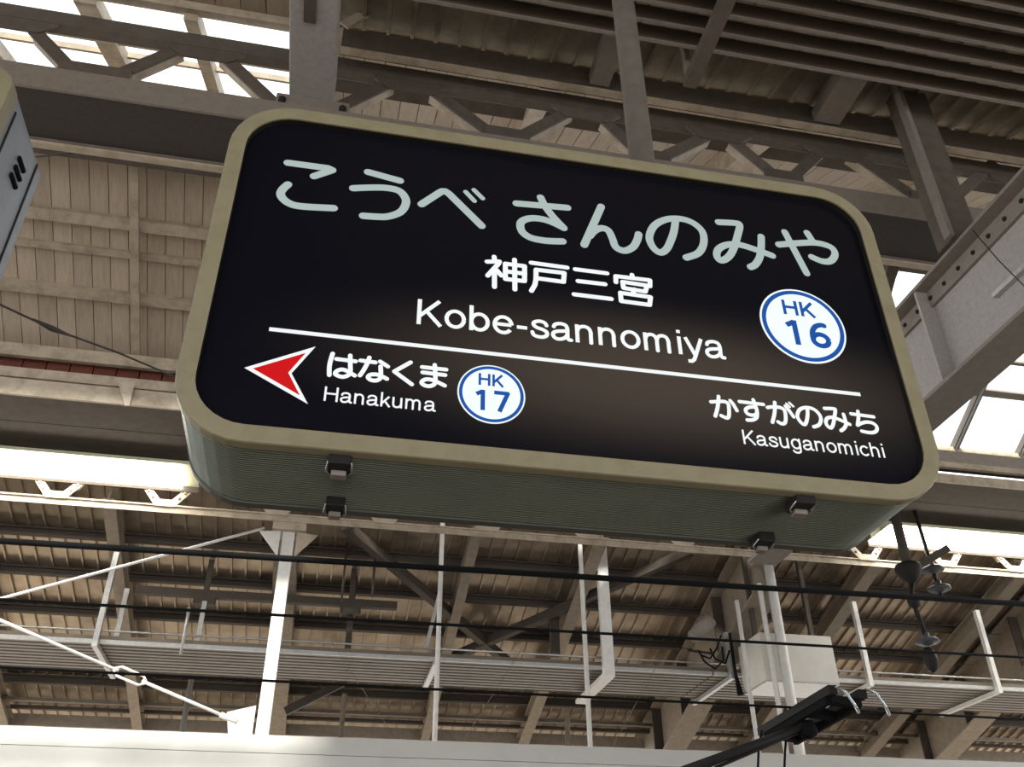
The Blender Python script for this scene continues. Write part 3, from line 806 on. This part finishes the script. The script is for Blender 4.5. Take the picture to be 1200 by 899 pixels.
# ---- insulator hangers
DISC = [(0.012, 0.10), (0.035, 0.09), (0.035, 0.05), (0.11, 0.02), (0.125, -0.005), (0.105, -0.02), (0.06, -0.02), (0.045, -0.04), (0.012, -0.045)]
ih = thing('insulator_hanger', (at(1080, 700, 8.4).x, 8.4, 2.9), 'grey hanger pipe with a clamp and a disc insulator in front of the far roof', 'insulator')
a, b, c, e = at(1052, 640, 8.4), at(1066, 672, 8.4), at(1068, 700, 8.4), at(1087, 752, 8.4)
MB().tube([(b.x, 8.4, 4.53), (b.x, 8.4, b.z)], 0.055, 10).build('drop_pipe', M_farsteel, ih)
MB().beam((b.x + 0.55, 8.4, b.z + 0.33), (b.x, 8.4, b.z + 0.02), 0.07, 0.08).build('stay_arm', M_farsteel, ih)
MB().lathe((b.x, 8.4, b.z), [(0.01, 0.12), (0.13, 0.1), (0.15, 0.05), (0.12, -0.02), (0.07, -0.09), (0.01, -0.13)], 10).build('clamp_head', M_dark, ih)
MB().tube([(b.x, 8.4, b.z - 0.1), c, e], [0.03, 0.022, 0.03], 8).build('rod', M_dark, ih)
MB().lathe(at(1071, 705, 8.4), [(0.02, 0.09), (0.06, 0.06), (0.07, 0.0), (0.06, -0.05), (0.02, -0.08)], 10).build('wire_clamp', M_dark, ih)
MB().lathe(e, DISC, 20).build('disc_insulator', M_porcelain, ih)
f_ = at(1091, 776, 8.4)
MB().lathe(f_, [(0.03, 0.15), (0.07, 0.10), (0.08, 0.0), (0.05, -0.08), (0.02, -0.1)], 10).build('lower_clamp', M_dark, ih)
ih2 = thing('insulator_string', (at(1097, 680, 8.5).x, 8.5, 3.2), 'pair of dark disc insulators hanging close behind the hanger pipe', 'insulator')
a, b = at(1093, 668, 8.5), at(1101, 690, 8.5)
MB().tube([(a.x - 0.03, 8.5, 4.53), a, b, at(1103, 702, 8.5)], 0.022, 8).build('rod', M_dark, ih2)
for q in (a, b):
    MB().lathe(q, DISC, 20).build('disc_insulator', M_porcelain, ih2)

# ---- small fittings under the far roof
tag(MB().beam(at(334, 834, 12.4), at(406, 798, 12.4), 0.06, 0.10).build('diagonal_brace', M_farsteel), 'short brown brace rising right of the white column foot', 'brace')
jb = thing('cable_cluster', (at(828, 750, 9.75).x, 9.75, at(828, 750, 9.75).z), 'cluster of a grey canister and looped black cables beside the deep riveted rafter', 'cables')
c = at(824, 738, 9.75)
MB().tube([c + Vector((-0.13, 0, -0.10)), c + Vector((0.10, 0, 0.12))], 0.085, 14).build('canister', M_grey, jb)
MB().tube([at(806, 762, 9.7), at(835, 766, 9.7)], 0.014, 8).build('rail', M_dark, jb)
for k, pts in enumerate((((818, 762), (826, 776), (838, 784), (848, 774), (846, 758)), ((832, 760), (838, 772), (850, 778), (855, 762)), ((845, 745), (840, 760), (832, 772), (822, 768)))):
    MB().tube([at(px, py, 9.68 + 0.02 * k) for px, py in pts], 0.011, 6).build('cable_loop', M_black, jb)
tag(MB().tube([at(855, 742, 9.9), at(862, 790, 9.9), at(868, 815, 9.9)], [0.018, 0.018, 0.04], 8).build('drop_cable', M_black), 'black drop cable with a weight beside the grey tray hanger', 'cable')
for (px, p0, p1, lab) in ((318 + 87, 655, 705, 'thin dark conduit drop under the far roof left of the dark hanger'), (440, 650, 700, 'thin dark conduit drop under the far roof right of the dark hanger')):
    a, b = at(px, p0, 10.2), at(px, p1, 10.2)
    tag(MB().tube([(a.x, 10.2, zF(10.2) - 0.01), (a.x, 10.2, b.z)], 0.014, 8).build('conduit_drop', M_farsteel), lab, 'conduit')

# ================================================================ THE STATION SIGN
# lettering strokes in millimetres from the middle of the face; 1 = smooth curve, 0 = straight strokes
ST_BIG = [(0, [(-782, 337), (-676, 338), (-664, 333), (-709, 301)]), (1, [(-772, 258), (-783, 238), (-786, 220), (-775, 202), (-752, 189), (-718, 188), (-647, 196)]), (0, [(-569, 345), (-481, 329)]), (1, [(-603, 277), (-563, 287), (-518, 295), (-482, 291), (-463, 268), (-461, 242), (-474, 213), (-505, 192), (-536, 186), (-569, 183)]), (0, [(-418, 253), (-373, 303), (-364, 312), (-355, 313), (-345, 306), (-253, 204)]), (0, [(-156, 305), (-9, 316)]), (1, [(-86, 341), (-74, 310), (-53, 275), (-23, 237)]), (1, [(-23, 237), (-52, 251), (-83, 259), (-114, 257), (-138, 244), (-146, 226), (-140, 201), (-118, 185), (-85, 181), (-54, 183), (-28, 187)]), (0, [(91, 339), (33, 185)]), (1, [(51, 221), (66, 243), (87, 256), (106, 250), (116, 222), (124, 192), (148, 183), (174, 201), (189, 230), (195, 252)]), (1, [(313, 330), (304, 287), (292, 251), (273, 210), (252, 194), (233, 211), (226, 247), (245, 293), (283, 324), (327, 335), (365, 326), (390, 297), (389, 253), (368, 212), (329, 188)]), (1, [(446, 343), (500, 349), (512, 342), (499, 300), (479, 247), (458, 212), (434, 195), (423, 209), (431, 236), (460, 258), (500, 265), (551, 254), (597, 240)]), (1, [(574, 309), (567, 268), (556, 228), (538, 198), (521, 185)]), (1, [(625, 287), (694, 305), (750, 315), (794, 306), (802, 280), (782, 251), (754, 245), (723, 256)]), (0, [(727, 351), (738, 322)]), (0, [(654, 341), (694, 190)])]
ST_BIGD = [(0, [(-299, 322), (-274, 292)]), (0, [(-276, 334), (-251, 306)])]
ST_KANJI = [(0, [(-218, 100), (-217, 85)]), (0, [(-237, 80), (-204, 86), (-207, 77), (-235, 33)]), (0, [(-217, 58), (-217, -2)]), (0, [(-210, 54), (-199, 39)]), (0, [(-188, 81), (-136, 81), (-137, 30), (-188, 29), (-188, 81)]), (0, [(-188, 55), (-136, 55)]), (0, [(-163, 99), (-163, -2)]), (0, [(-118, 96), (-19, 95)]), (0, [(-105, 74), (-28, 75), (-31, 44), (-103, 45)]), (0, [(-105, 74), (-106, 41), (-109, 22), (-119, 0)]), (0, [(3, 93), (92, 93)]), (0, [(9, 53), (84, 54)]), (0, [(-4, 6), (98, 6)]), (0, [(163, 99), (163, 91)]), (0, [(115, 66), (116, 87), (213, 88), (211, 67)]), (0, [(134, 70), (203, 68), (196, 46), (135, 49), (134, 70)]), (0, [(165, 49), (160, 33)]), (0, [(125, 31), (209, 29), (204, 2), (125, 3), (125, 31)])]
ST_HANA = [(1, [(-604, -264), (-606, -277), (-608, -300), (-606, -325)]), (0, [(-594, -278), (-549, -279)]), (1, [(-563, -264), (-561, -287), (-559, -308), (-562, -319), (-574, -326), (-587, -324), (-593, -319), (-589, -311), (-579, -306), (-568, -308), (-557, -314), (-548, -319)]), (0, [(-538, -275), (-503, -276)]), (1, [(-518, -264), (-522, -282), (-529, -302), (-536, -317)]), (0, [(-492, -272), (-473, -284)]), (1, [(-490, -286), (-488, -307), (-489, -320), (-499, -327), (-511, -326), (-517, -320), (-513, -313), (-503, -310), (-491, -311), (-473, -319)]), (0, [(-420, -265), (-457, -296), (-414, -327)]), (0, [(-392, -275), (-334, -275)]), (0, [(-390, -290), (-336, -291)]), (1, [(-362, -265), (-360, -287), (-359, -307), (-361, -320), (-372, -327), (-384, -326), (-391, -320), (-387, -312), (-377, -308), (-362, -310), (-336, -321)])]
ST_KASU = [(1, [(339, -287), (351, -285), (363, -283), (377, -282), (385, -288), (385, -304), (382, -323), (377, -330), (370, -329), (361, -325)]), (1, [(362, -268), (358, -289), (352, -310), (345, -328)]), (0, [(392, -277), (399, -287), (406, -305)]), (0, [(417, -277), (482, -278)]), (1, [(456, -267), (459, -282), (461, -300), (457, -319), (445, -328), (430, -330)]), (1, [(459, -289), (445, -290), (433, -296), (430, -304), (435, -312), (447, -314), (456, -311), (460, -305)]), (1, [(492, -286), (503, -283), (515, -282), (528, -282), (538, -289), (538, -308), (534, -324), (528, -330), (521, -330), (514, -326)]), (1, [(515, -268), (512, -287), (507, -306), (498, -329)]), (0, [(543, -276), (552, -290), (560, -306)]), (1, [(604, -274), (601, -294), (594, -315), (586, -326), (577, -320), (571, -305), (576, -289), (587, -278), (605, -273), (623, -277), (635, -292), (635, -308), (626, -323), (611, -330)]), (1, [(653, -270), (679, -268), (683, -272), (676, -293), (668, -315), (660, -327), (653, -326), (648, -317), (650, -306), (657, -298), (672, -295), (686, -299), (701, -305), (715, -311)]), (1, [(704, -282), (705, -298), (705, -311), (697, -324), (686, -333)]), (0, [(726, -278), (790, -280)]), (0, [(748, -268), (745, -288), (737, -311)]), (1, [(737, -311), (747, -305), (763, -299), (780, -299), (790, -306), (791, -316), (783, -326), (767, -330), (745, -328)])]
ST_KASUD = [(0, [(547, -268), (555, -277)]), (0, [(556, -264), (565, -274)])]
SX, SZ, SY = 0.553, 1.508, 1.80
SW, SH = 1.876, 1.061


def rrect(w, h, r, n=8):
    pts = []
    for cx, cz, a0 in ((w / 2 - r, h / 2 - r, 0), (-w / 2 + r, h / 2 - r, 90), (-w / 2 + r, -h / 2 + r, 180), (w / 2 - r, -h / 2 + r, 270)):
        for k in range(n + 1):
            a = math.radians(a0 + 90 * k / n)
            pts.append((cx + r * math.cos(a), cz + r * math.sin(a)))
    return pts


def rings(mb, loops, ys, cx, cz, sm=False):
    """connect rounded-rectangle loops (same point count) placed at the depths ys"""
    n = len(loops[0]); k0 = len(mb.v)
    for lp, y in zip(loops, ys):
        mb.v += [Vector((cx + x, y, cz + z)) for x, z in lp]
    for i in range(len(loops) - 1):
        for j in range(n):
            a = k0 + i * n + j; b = k0 + i * n + (j + 1) % n
            mb.face((a, b, b + n, a + n), sm)
    return k0, n


def stroke_mesh(mb, strokes, w, y, cx, cz, round_ends=True):
    for sm, pts in strokes:
        P = [Vector((a / 1000.0, b / 1000.0)) for a, b in pts]
        if sm and len(P) > 2:
            Q = []
            for i in range(len(P) - 1):
                p0 = P[max(i - 1, 0)]; p1 = P[i]; p2 = P[i + 1]; p3 = P[min(i + 2, len(P) - 1)]
                for k in range(6):
                    t = k / 6
                    Q.append(0.5 * ((2 * p1) + (p2 - p0) * t + (2 * p0 - 5 * p1 + 4 * p2 - p3) * t * t + (3 * p1 - p0 - 3 * p2 + p3) * t ** 3))
            Q.append(P[-1]); P = Q
        h = w / 2
        def disc(p):
            k = len(mb.v); n = 14
            mb.v += [Vector((cx + p.x + h * math.cos(2 * math.pi * j / n), y, cz + p.y + h * math.sin(2 * math.pi * j / n))) for j in range(n)]
            mb.face([k + j for j in range(n)])
        for i in range(len(P) - 1):
            d = (P[i + 1] - P[i])
            if d.length < 1e-6: continue
            d.normalize(); nn = Vector((-d.y, d.x)) * h
            k = len(mb.v)
            mb.v += [Vector((cx + q.x, y, cz + q.y)) for q in (P[i] - nn, P[i + 1] - nn, P[i + 1] + nn, P[i] + nn)]
            mb.face((k, k + 1, k + 2, k + 3))
        for p in (P if round_ends else P[1:-1]):
            disc(p)


def poly_mesh(mb, pts, y, cx, cz):
    k = len(mb.v)
    mb.v += [Vector((cx + a, y, cz + b)) for a, b in pts]
    mb.face([k + j for j in range(len(pts))])


def ring_mesh(mb, c, r0, r1, y, cx, cz, n=56):
    k = len(mb.v)
    for r in (r0, r1):
        mb.v += [Vector((cx + c[0] + r * math.cos(2 * math.pi * j / n), y, cz + c[1] + r * math.sin(2 * math.pi * j / n))) for j in range(n)]
    for j in range(n):
        mb.face((k + j, k + (j + 1) % n, k + n + (j + 1) % n, k + n + j))


def disc_mesh(mb, c, r, y, cx, cz, n=56):
    poly_mesh(mb, [(c[0] + r * math.cos(2 * math.pi * j / n), c[1] + r * math.sin(2 * math.pi * j / n)) for j in range(n)], y, cx, cz)


def _arc(cx, cy, rx, ry, a0, a1, n=22):
    return [(cx + rx * math.cos(math.radians(a0 + (a1 - a0) * k / n)), cy + ry * math.sin(math.radians(a0 + (a1 - a0) * k / n))) for k in range(n + 1)]


# plain grotesque letters as centre lines (cap height 1): advance, then strokes (1 = smooth)
_N = (1, [(.13, .44), (.19, .60), (.36, .675), (.52, .62), (.585, .47), (.585, .30), (.585, 0)])
GLYPH = {
    'K': (.929, [(0, [(.165, 0), (.165, 1)]), (0, [(.18, .33), (.80, 1.0)]), (0, [(.385, .56), (.86, 0)])]),
    'o': (.774, [(0, _arc(.387, .363, .278, .315, 0, 360))]),
    'b': (.774, [(0, [(.13, 0), (.13, 1)]), (0, _arc(.395, .363, .265, .315, 0, 360))]),
    'e': (.774, [(0, [(.12, .375), (.655, .375)]), (0, _arc(.387, .363, .278, .315, 2, 325))]),
    '-': (.464, [(0, [(.06, .34), (.40, .34)])]),
    's': (.696, [(1, [(.585, .515), (.52, .635), (.345, .68), (.175, .615), (.155, .50), (.26, .41), (.44, .355), (.575, .27), (.575, .135), (.46, .055), (.30, .045), (.15, .10), (.10, .225)])]),
    'a': (.774, [(1, [(.12, .515), (.18, .63), (.36, .68), (.52, .635), (.575, .51), (.575, .33), (.575, .15), (.61, .065), (.70, .055)]), (1, [(.575, .42), (.45, .39), (.24, .355), (.11, .28), (.10, .15), (.20, .055), (.36, .06), (.50, .14), (.575, .27)])]),
    'n': (.774, [(0, [(.13, 0), (.13, .73)]), _N]),
    'h': (.774, [(0, [(.13, 0), (.13, 1)]), _N]),
    'm': (1.16, [(0, [(.13, 0), (.13, .73)]), (1, [(.13, .46), (.19, .61), (.32, .675), (.46, .63), (.525, .48), (.525, .3), (.525, 0)]), (1, [(.525, .46), (.59, .61), (.72, .675), (.86, .63), (.925, .48), (.925, .3), (.925, 0)])]),
    'i': (.309, [(0, [(.155, 0), (.155, .73)]), (0, [(.155, .87), (.155, 1)])]),
    'y': (.696, [(0, [(.07, .73), (.36, .0)]), (0, [(.63, .73), (.36, 0), (.30, -.15), (.21, -.235), (.08, -.235)])]),
    'H': (1.006, [(0, [(.16, 0), (.16, 1)]), (0, [(.845, 0), (.845, 1)]), (0, [(.16, .53), (.845, .53)])]),
    'k': (.696, [(0, [(.13, 0), (.13, 1)]), (0, [(.15, .22), (.57, .73)]), (0, [(.30, .42), (.62, 0)])]),
    'u': (.774, [(0, [(.60, 0), (.60, .73)]), (1, [(.13, .73), (.13, .45), (.13, .26), (.19, .10), (.35, .05), (.52, .12), (.60, .28)])]),
    'g': (.774, [(0, _arc(.36, .363, .265, .315, 0, 360)), (1, [(.61, .73), (.61, .4), (.60, -.03), (.55, -.19), (.37, -.245), (.20, -.205), (.125, -.11)])]),
    'c': (.696, [(0, _arc(.37, .363, .275, .315, 38, 322))]),
    '1': (.80, [(0, [(.40, 0), (.40, 1)]), (0, [(.40, .93), (.13, .77)])]),
    '6': (.80, [(1, [(.62, .915), (.50, .935), (.30, .84), (.16, .60), (.135, .32)]), (0, _arc(.39, .30, .255, .235, 0, 360))]),
    '7': (.80, [(0, [(.08, .925), (.66, .925), (.30, 0)])]),
}


def text_mesh(mb, body, xl, xr, zb, zt, y, cx, cz, weight=0.12, gap=0.0):
    """lettering fitted between xl..xr with the cap height zb..zt"""
    st = []; x = 0
    for ch in body:
        adv, gs = GLYPH[ch]
        for sm, pts in gs:
            st.append((sm, [(x + a, b) for a, b in pts]))
        x += adv + gap
    w = weight
    lo_ = min(a for _, p in st for a, b in p) - w / 2; hi_ = max(a for _, p in st for a, b in p) + w / 2
    cap = zt - zb; k = (xr - xl) / (hi_ - lo_)
    stroke_mesh(mb, [(sm, [((xl + (a - lo_) * k) * 1000, (zb + b * cap) * 1000) for a, b in p]) for sm, p in st], w * cap, y, cx, cz, False)


sign = thing('station_sign', (SX, SY + 0.16, SZ - SH / 2), 'hanging backlit black station sign with olive beige frame and ribbed casing', 'station sign')
R0, FW = 0.165, 0.043
# frame: flat front ring with an outer and an inner return
mb = MB()
o_, i_ = rrect(SW, SH, R0), rrect(SW - 2 * FW, SH - 2 * FW, R0 - FW)
ob_ = rrect(SW - 0.008, SH - 0.008, R0 - 0.004)
rings(mb, [rrect(SW - 0.004, SH - 0.004, R0 - 0.002), o_, o_, rrect(SW - 0.004, SH - 0.004, R0 - 0.002), i_, i_], [SY + 0.035, SY + 0.030, SY + 0.004, SY, SY, SY + 0.005], SX, SZ)
fr = mb.build('frame', M_frame, sign, solid_fix=True)
mb = MB(); rings(mb, [i_, i_], [SY + 0.005, SY + 0.026], SX, SZ); mb.build('inner_return', M_dark, sign, solid_fix=True)
# groove and ribbed casing around the perimeter
mb = MB()
lo, ys_ = [], []
def add_loop(ins, y):
    lo.append(rrect(SW - 2 * ins, SH - 2 * ins, R0 - ins)); ys_.append(y)
add_loop(0.012, SY + 0.03); add_loop(0.012, SY + 0.045)
rings(mb, lo, ys_, SX, SZ)
mb.build('seal_groove', M_black, sign, solid_fix=True)
mb = MB(); lo, ys_ = [], []
nr = 26; ya, yb = SY + 0.045, SY + 0.305
for k in range(nr):
    y = ya + (yb - ya) * k / nr; p_ = (yb - ya) / nr
    add_loop(0.008, y); add_loop(0.003, y + p_ * 0.2); add_loop(0.003, y + p_ * 0.65); add_loop(0.008, y + p_ * 0.85)
add_loop(0.008, yb)
rings(mb, lo, ys_, SX, SZ)
hs_ = mb.build('ribbed_casing', M_house, sign, solid_fix=True)
mb = MB(); lo, ys_ = [], []
add_loop(0.008, yb); add_loop(0.0, yb + 0.004); add_loop(0.0, yb + 0.03); add_loop(0.05, yb + 0.03)
rings(mb, lo, ys_, SX, SZ)
poly_mesh(mb, rrect(SW - 0.1, SH - 0.1, R0 - 0.05), yb + 0.03, SX, SZ)
mb.build('rear_frame', M_lip, sign, solid_fix=True)
# face
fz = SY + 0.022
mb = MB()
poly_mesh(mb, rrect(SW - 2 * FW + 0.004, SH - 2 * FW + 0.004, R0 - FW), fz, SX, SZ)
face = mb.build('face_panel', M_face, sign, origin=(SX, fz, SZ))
L0, L1, L2 = fz - 0.0015, fz - 0.0022, fz - 0.0029


def part(fn, name, material, label=None):
    mb = MB(); fn(mb)
    o = mb.build(name, material, face)
    if label: o['label'] = label
    return o


def f_big(mb):
    stroke_mesh(mb, ST_BIG, 0.0225, L0, SX, SZ); stroke_mesh(mb, ST_BIGD, 0.0140, L0, SX, SZ)


def f_kasu(mb):
    stroke_mesh(mb, ST_KASU, 0.0102, L0, SX, SZ); stroke_mesh(mb, ST_KASUD, 0.0066, L0, SX, SZ)


part(f_big, 'station_name_lettering', M_let_top, 'large pale hiragana station name')
part(lambda mb: stroke_mesh(mb, ST_KANJI, 0.0135, L0, SX, SZ), 'kanji_lettering', M_let, 'white kanji station name')
part(lambda mb: text_mesh(mb, 'Kobe-sannomiya', -0.412, 0.402, -0.149, -0.071, L0, SX, SZ, 0.135), 'roman_lettering', M_let, 'white roman station name')
part(lambda mb: poly_mesh(mb, [(-0.757, -0.219), (0.768, -0.219), (0.768, -0.208), (-0.757, -0.208)], L0, SX, SZ), 'rule_line', M_let, 'thin white rule')
part(lambda mb: stroke_mesh(mb, ST_HANA, 0.0108, L0, SX, SZ), 'next_station_lettering', M_let, 'white hiragana beside the arrow')
part(lambda mb: text_mesh(mb, 'Hanakuma', -0.612, -0.354, -0.396, -0.357, L0, SX, SZ, 0.125), 'next_station_lettering', M_let, 'small roman word beside the arrow')
part(f_kasu, 'previous_station_lettering', M_let, 'white hiragana at the lower right')
part(lambda mb: text_mesh(mb, 'Kasuganomichi', 0.410, 0.794, -0.401, -0.360, L0, SX, SZ, 0.125), 'previous_station_lettering', M_let, 'small roman word at the lower right')
part(lambda mb: (poly_mesh(mb, [(-0.797, -0.329), (-0.691, -0.331), (-0.645, -0.249)], L0, SX, SZ), poly_mesh(mb, [(-0.797, -0.329), (-0.645, -0.409), (-0.691, -0.331)], L0, SX, SZ)), 'arrow_border', M_let, 'white arrow outline')
part(lambda mb: (poly_mesh(mb, [(-0.778, -0.329), (-0.6985, -0.3305), (-0.6655, -0.2705)], L1, SX, SZ), poly_mesh(mb, [(-0.778, -0.329), (-0.6655, -0.3885), (-0.6985, -0.3305)], L1, SX, SZ)), 'arrow', M_lred, 'red arrow')
for (c, r, digits, hk, num) in (((0.645, -0.004), 0.126, '16', (0.594, 0.692, 0.028, 0.079), (0.586, 0.720, -0.073, 0.010)),
                                ((-0.223, -0.331), 0.0825, '17', (-0.255, -0.192, -0.309, -0.275), (-0.265, -0.178, -0.379, -0.322))):
    part(lambda mb: disc_mesh(mb, c, r, L0, SX, SZ), 'number_badge', M_ldisc, 'white round badge')
    part(lambda mb: ring_mesh(mb, c, r * 0.855, r * 0.955, L1, SX, SZ), 'badge_ring', M_lblue, 'blue ring')
    part(lambda mb: (text_mesh(mb, 'HK', hk[0], hk[1], hk[2], hk[3], L1, SX, SZ, 0.185), text_mesh(mb, digits, num[0], num[1], num[2], num[3], L1, SX, SZ, 0.19)), 'badge_lettering', M_lblue, 'blue letters and number')
# latches on the underside
for (x, y, w) in ((-0.008, 1.855, 0.05), (-0.008, 2.072, 0.045), (1.10, 1.850, 0.05), (1.104, 2.078, 0.045)):
    zb_ = SZ - SH / 2
    la = MB().box(x - w / 2, x + w / 2, y - 0.035, y + 0.03, zb_ - 0.022, zb_ + 0.005).build('latch', M_dark, sign, bevel=0.004)
    MB().box(x - w / 2 + 0.008, x + w / 2 - 0.008, y - 0.002, y + 0.024, zb_ - 0.034, zb_ - 0.020).build('latch_hook', M_grey, la, bevel=0.003)
    MB().tube([(x - w / 2, y - 0.03, zb_ - 0.015), (x - w / 2 - 0.004, y + 0.0, zb_ - 0.024), (x - w / 2 + 0.01, y + 0.02, zb_ - 0.028)], 0.0025, 6).tube([(x + w / 2, y - 0.03, zb_ - 0.015), (x + w / 2 + 0.004, y + 0.0, zb_ - 0.024), (x + w / 2 - 0.01, y + 0.02, zb_ - 0.028)], 0.0025, 6).build('latch_wire', M_chrome, la)
# hanger pole
MB().tube([(0.849, 1.97, SZ + SH / 2 - 0.004), (0.849, 1.97, zD(1.97))], 0.041, 20).build('hanger_pole', M_truss, sign)
MB().lathe((0.849, 1.97, SZ + SH / 2), [(0.07, 0.0), (0.07, 0.012), (0.041, 0.016)], 20).build('pole_collar', M_grey, sign)

# ---- neighbouring display box at the left edge
BW, BH = 1.5, 1.06
BX, BZ, BY = -0.945 - BW / 2, 2.028 - BH / 2, 1.80
db = thing('display_box', (BX, BY + 0.17, BZ - BH / 2), 'blue grey hanging display box with vent slots in its side', 'sign box')
mb = MB()
o_, i_ = rrect(BW, BH, 0.07), rrect(BW - 0.13, BH - 0.13, 0.03)
rings(mb, [o_, o_, rrect(BW - 0.004, BH - 0.004, 0.068), i_, i_], [BY + 0.05, BY + 0.004, BY, BY, BY + 0.02], BX, BZ)
mb.build('frame', M_frame, db, solid_fix=True)
mb = MB(); poly_mesh(mb, rrect(BW - 0.13, BH - 0.13, 0.03), BY + 0.018, BX, BZ); mb.build('face_panel', M_red, db)
mb = MB()
rings(mb, [rrect(BW - 0.004, BH - 0.004, 0.068)] * 2 + [rrect(BW - 0.08, BH - 0.08, 0.03)], [BY + 0.05, BY + 0.335, BY + 0.335], BX, BZ)
poly_mesh(mb, rrect(BW - 0.08, BH - 0.08, 0.03), BY + 0.335, BX, BZ)
mb.build('casing', M_boxside, db, solid_fix=True)
xr = -0.945
for (px, py) in ((15, 212), (20, 203), (24.5, 193)):
    c = atx(px, py, xr)
    mb = MB()
    mb.tube([c + Vector((0.0, -0.026, 0)), c + Vector((0.0, 0.026, 0))], 0.0075, 10)
    mb.build('vent_slot', M_black, db)
for (pa, pb) in (((44, 193), (2, 318)), ((19, 132), (0, 178))):
    a, b = atx(*pa, xr), atx(*pb, xr)
    MB().box(xr - 0.002, xr + 0.0015, a.y - 0.003, a.y + 0.003, BZ - BH / 2 + 0.02, a.z).build('seam', M_dark, db)
MB().tube([(BX + 0.3, BY + 0.17, BZ + BH / 2 - 0.004), (BX + 0.3, BY + 0.17, zD(BY + 0.17))], 0.04, 16).build('hanger_pole', M_grey, db)
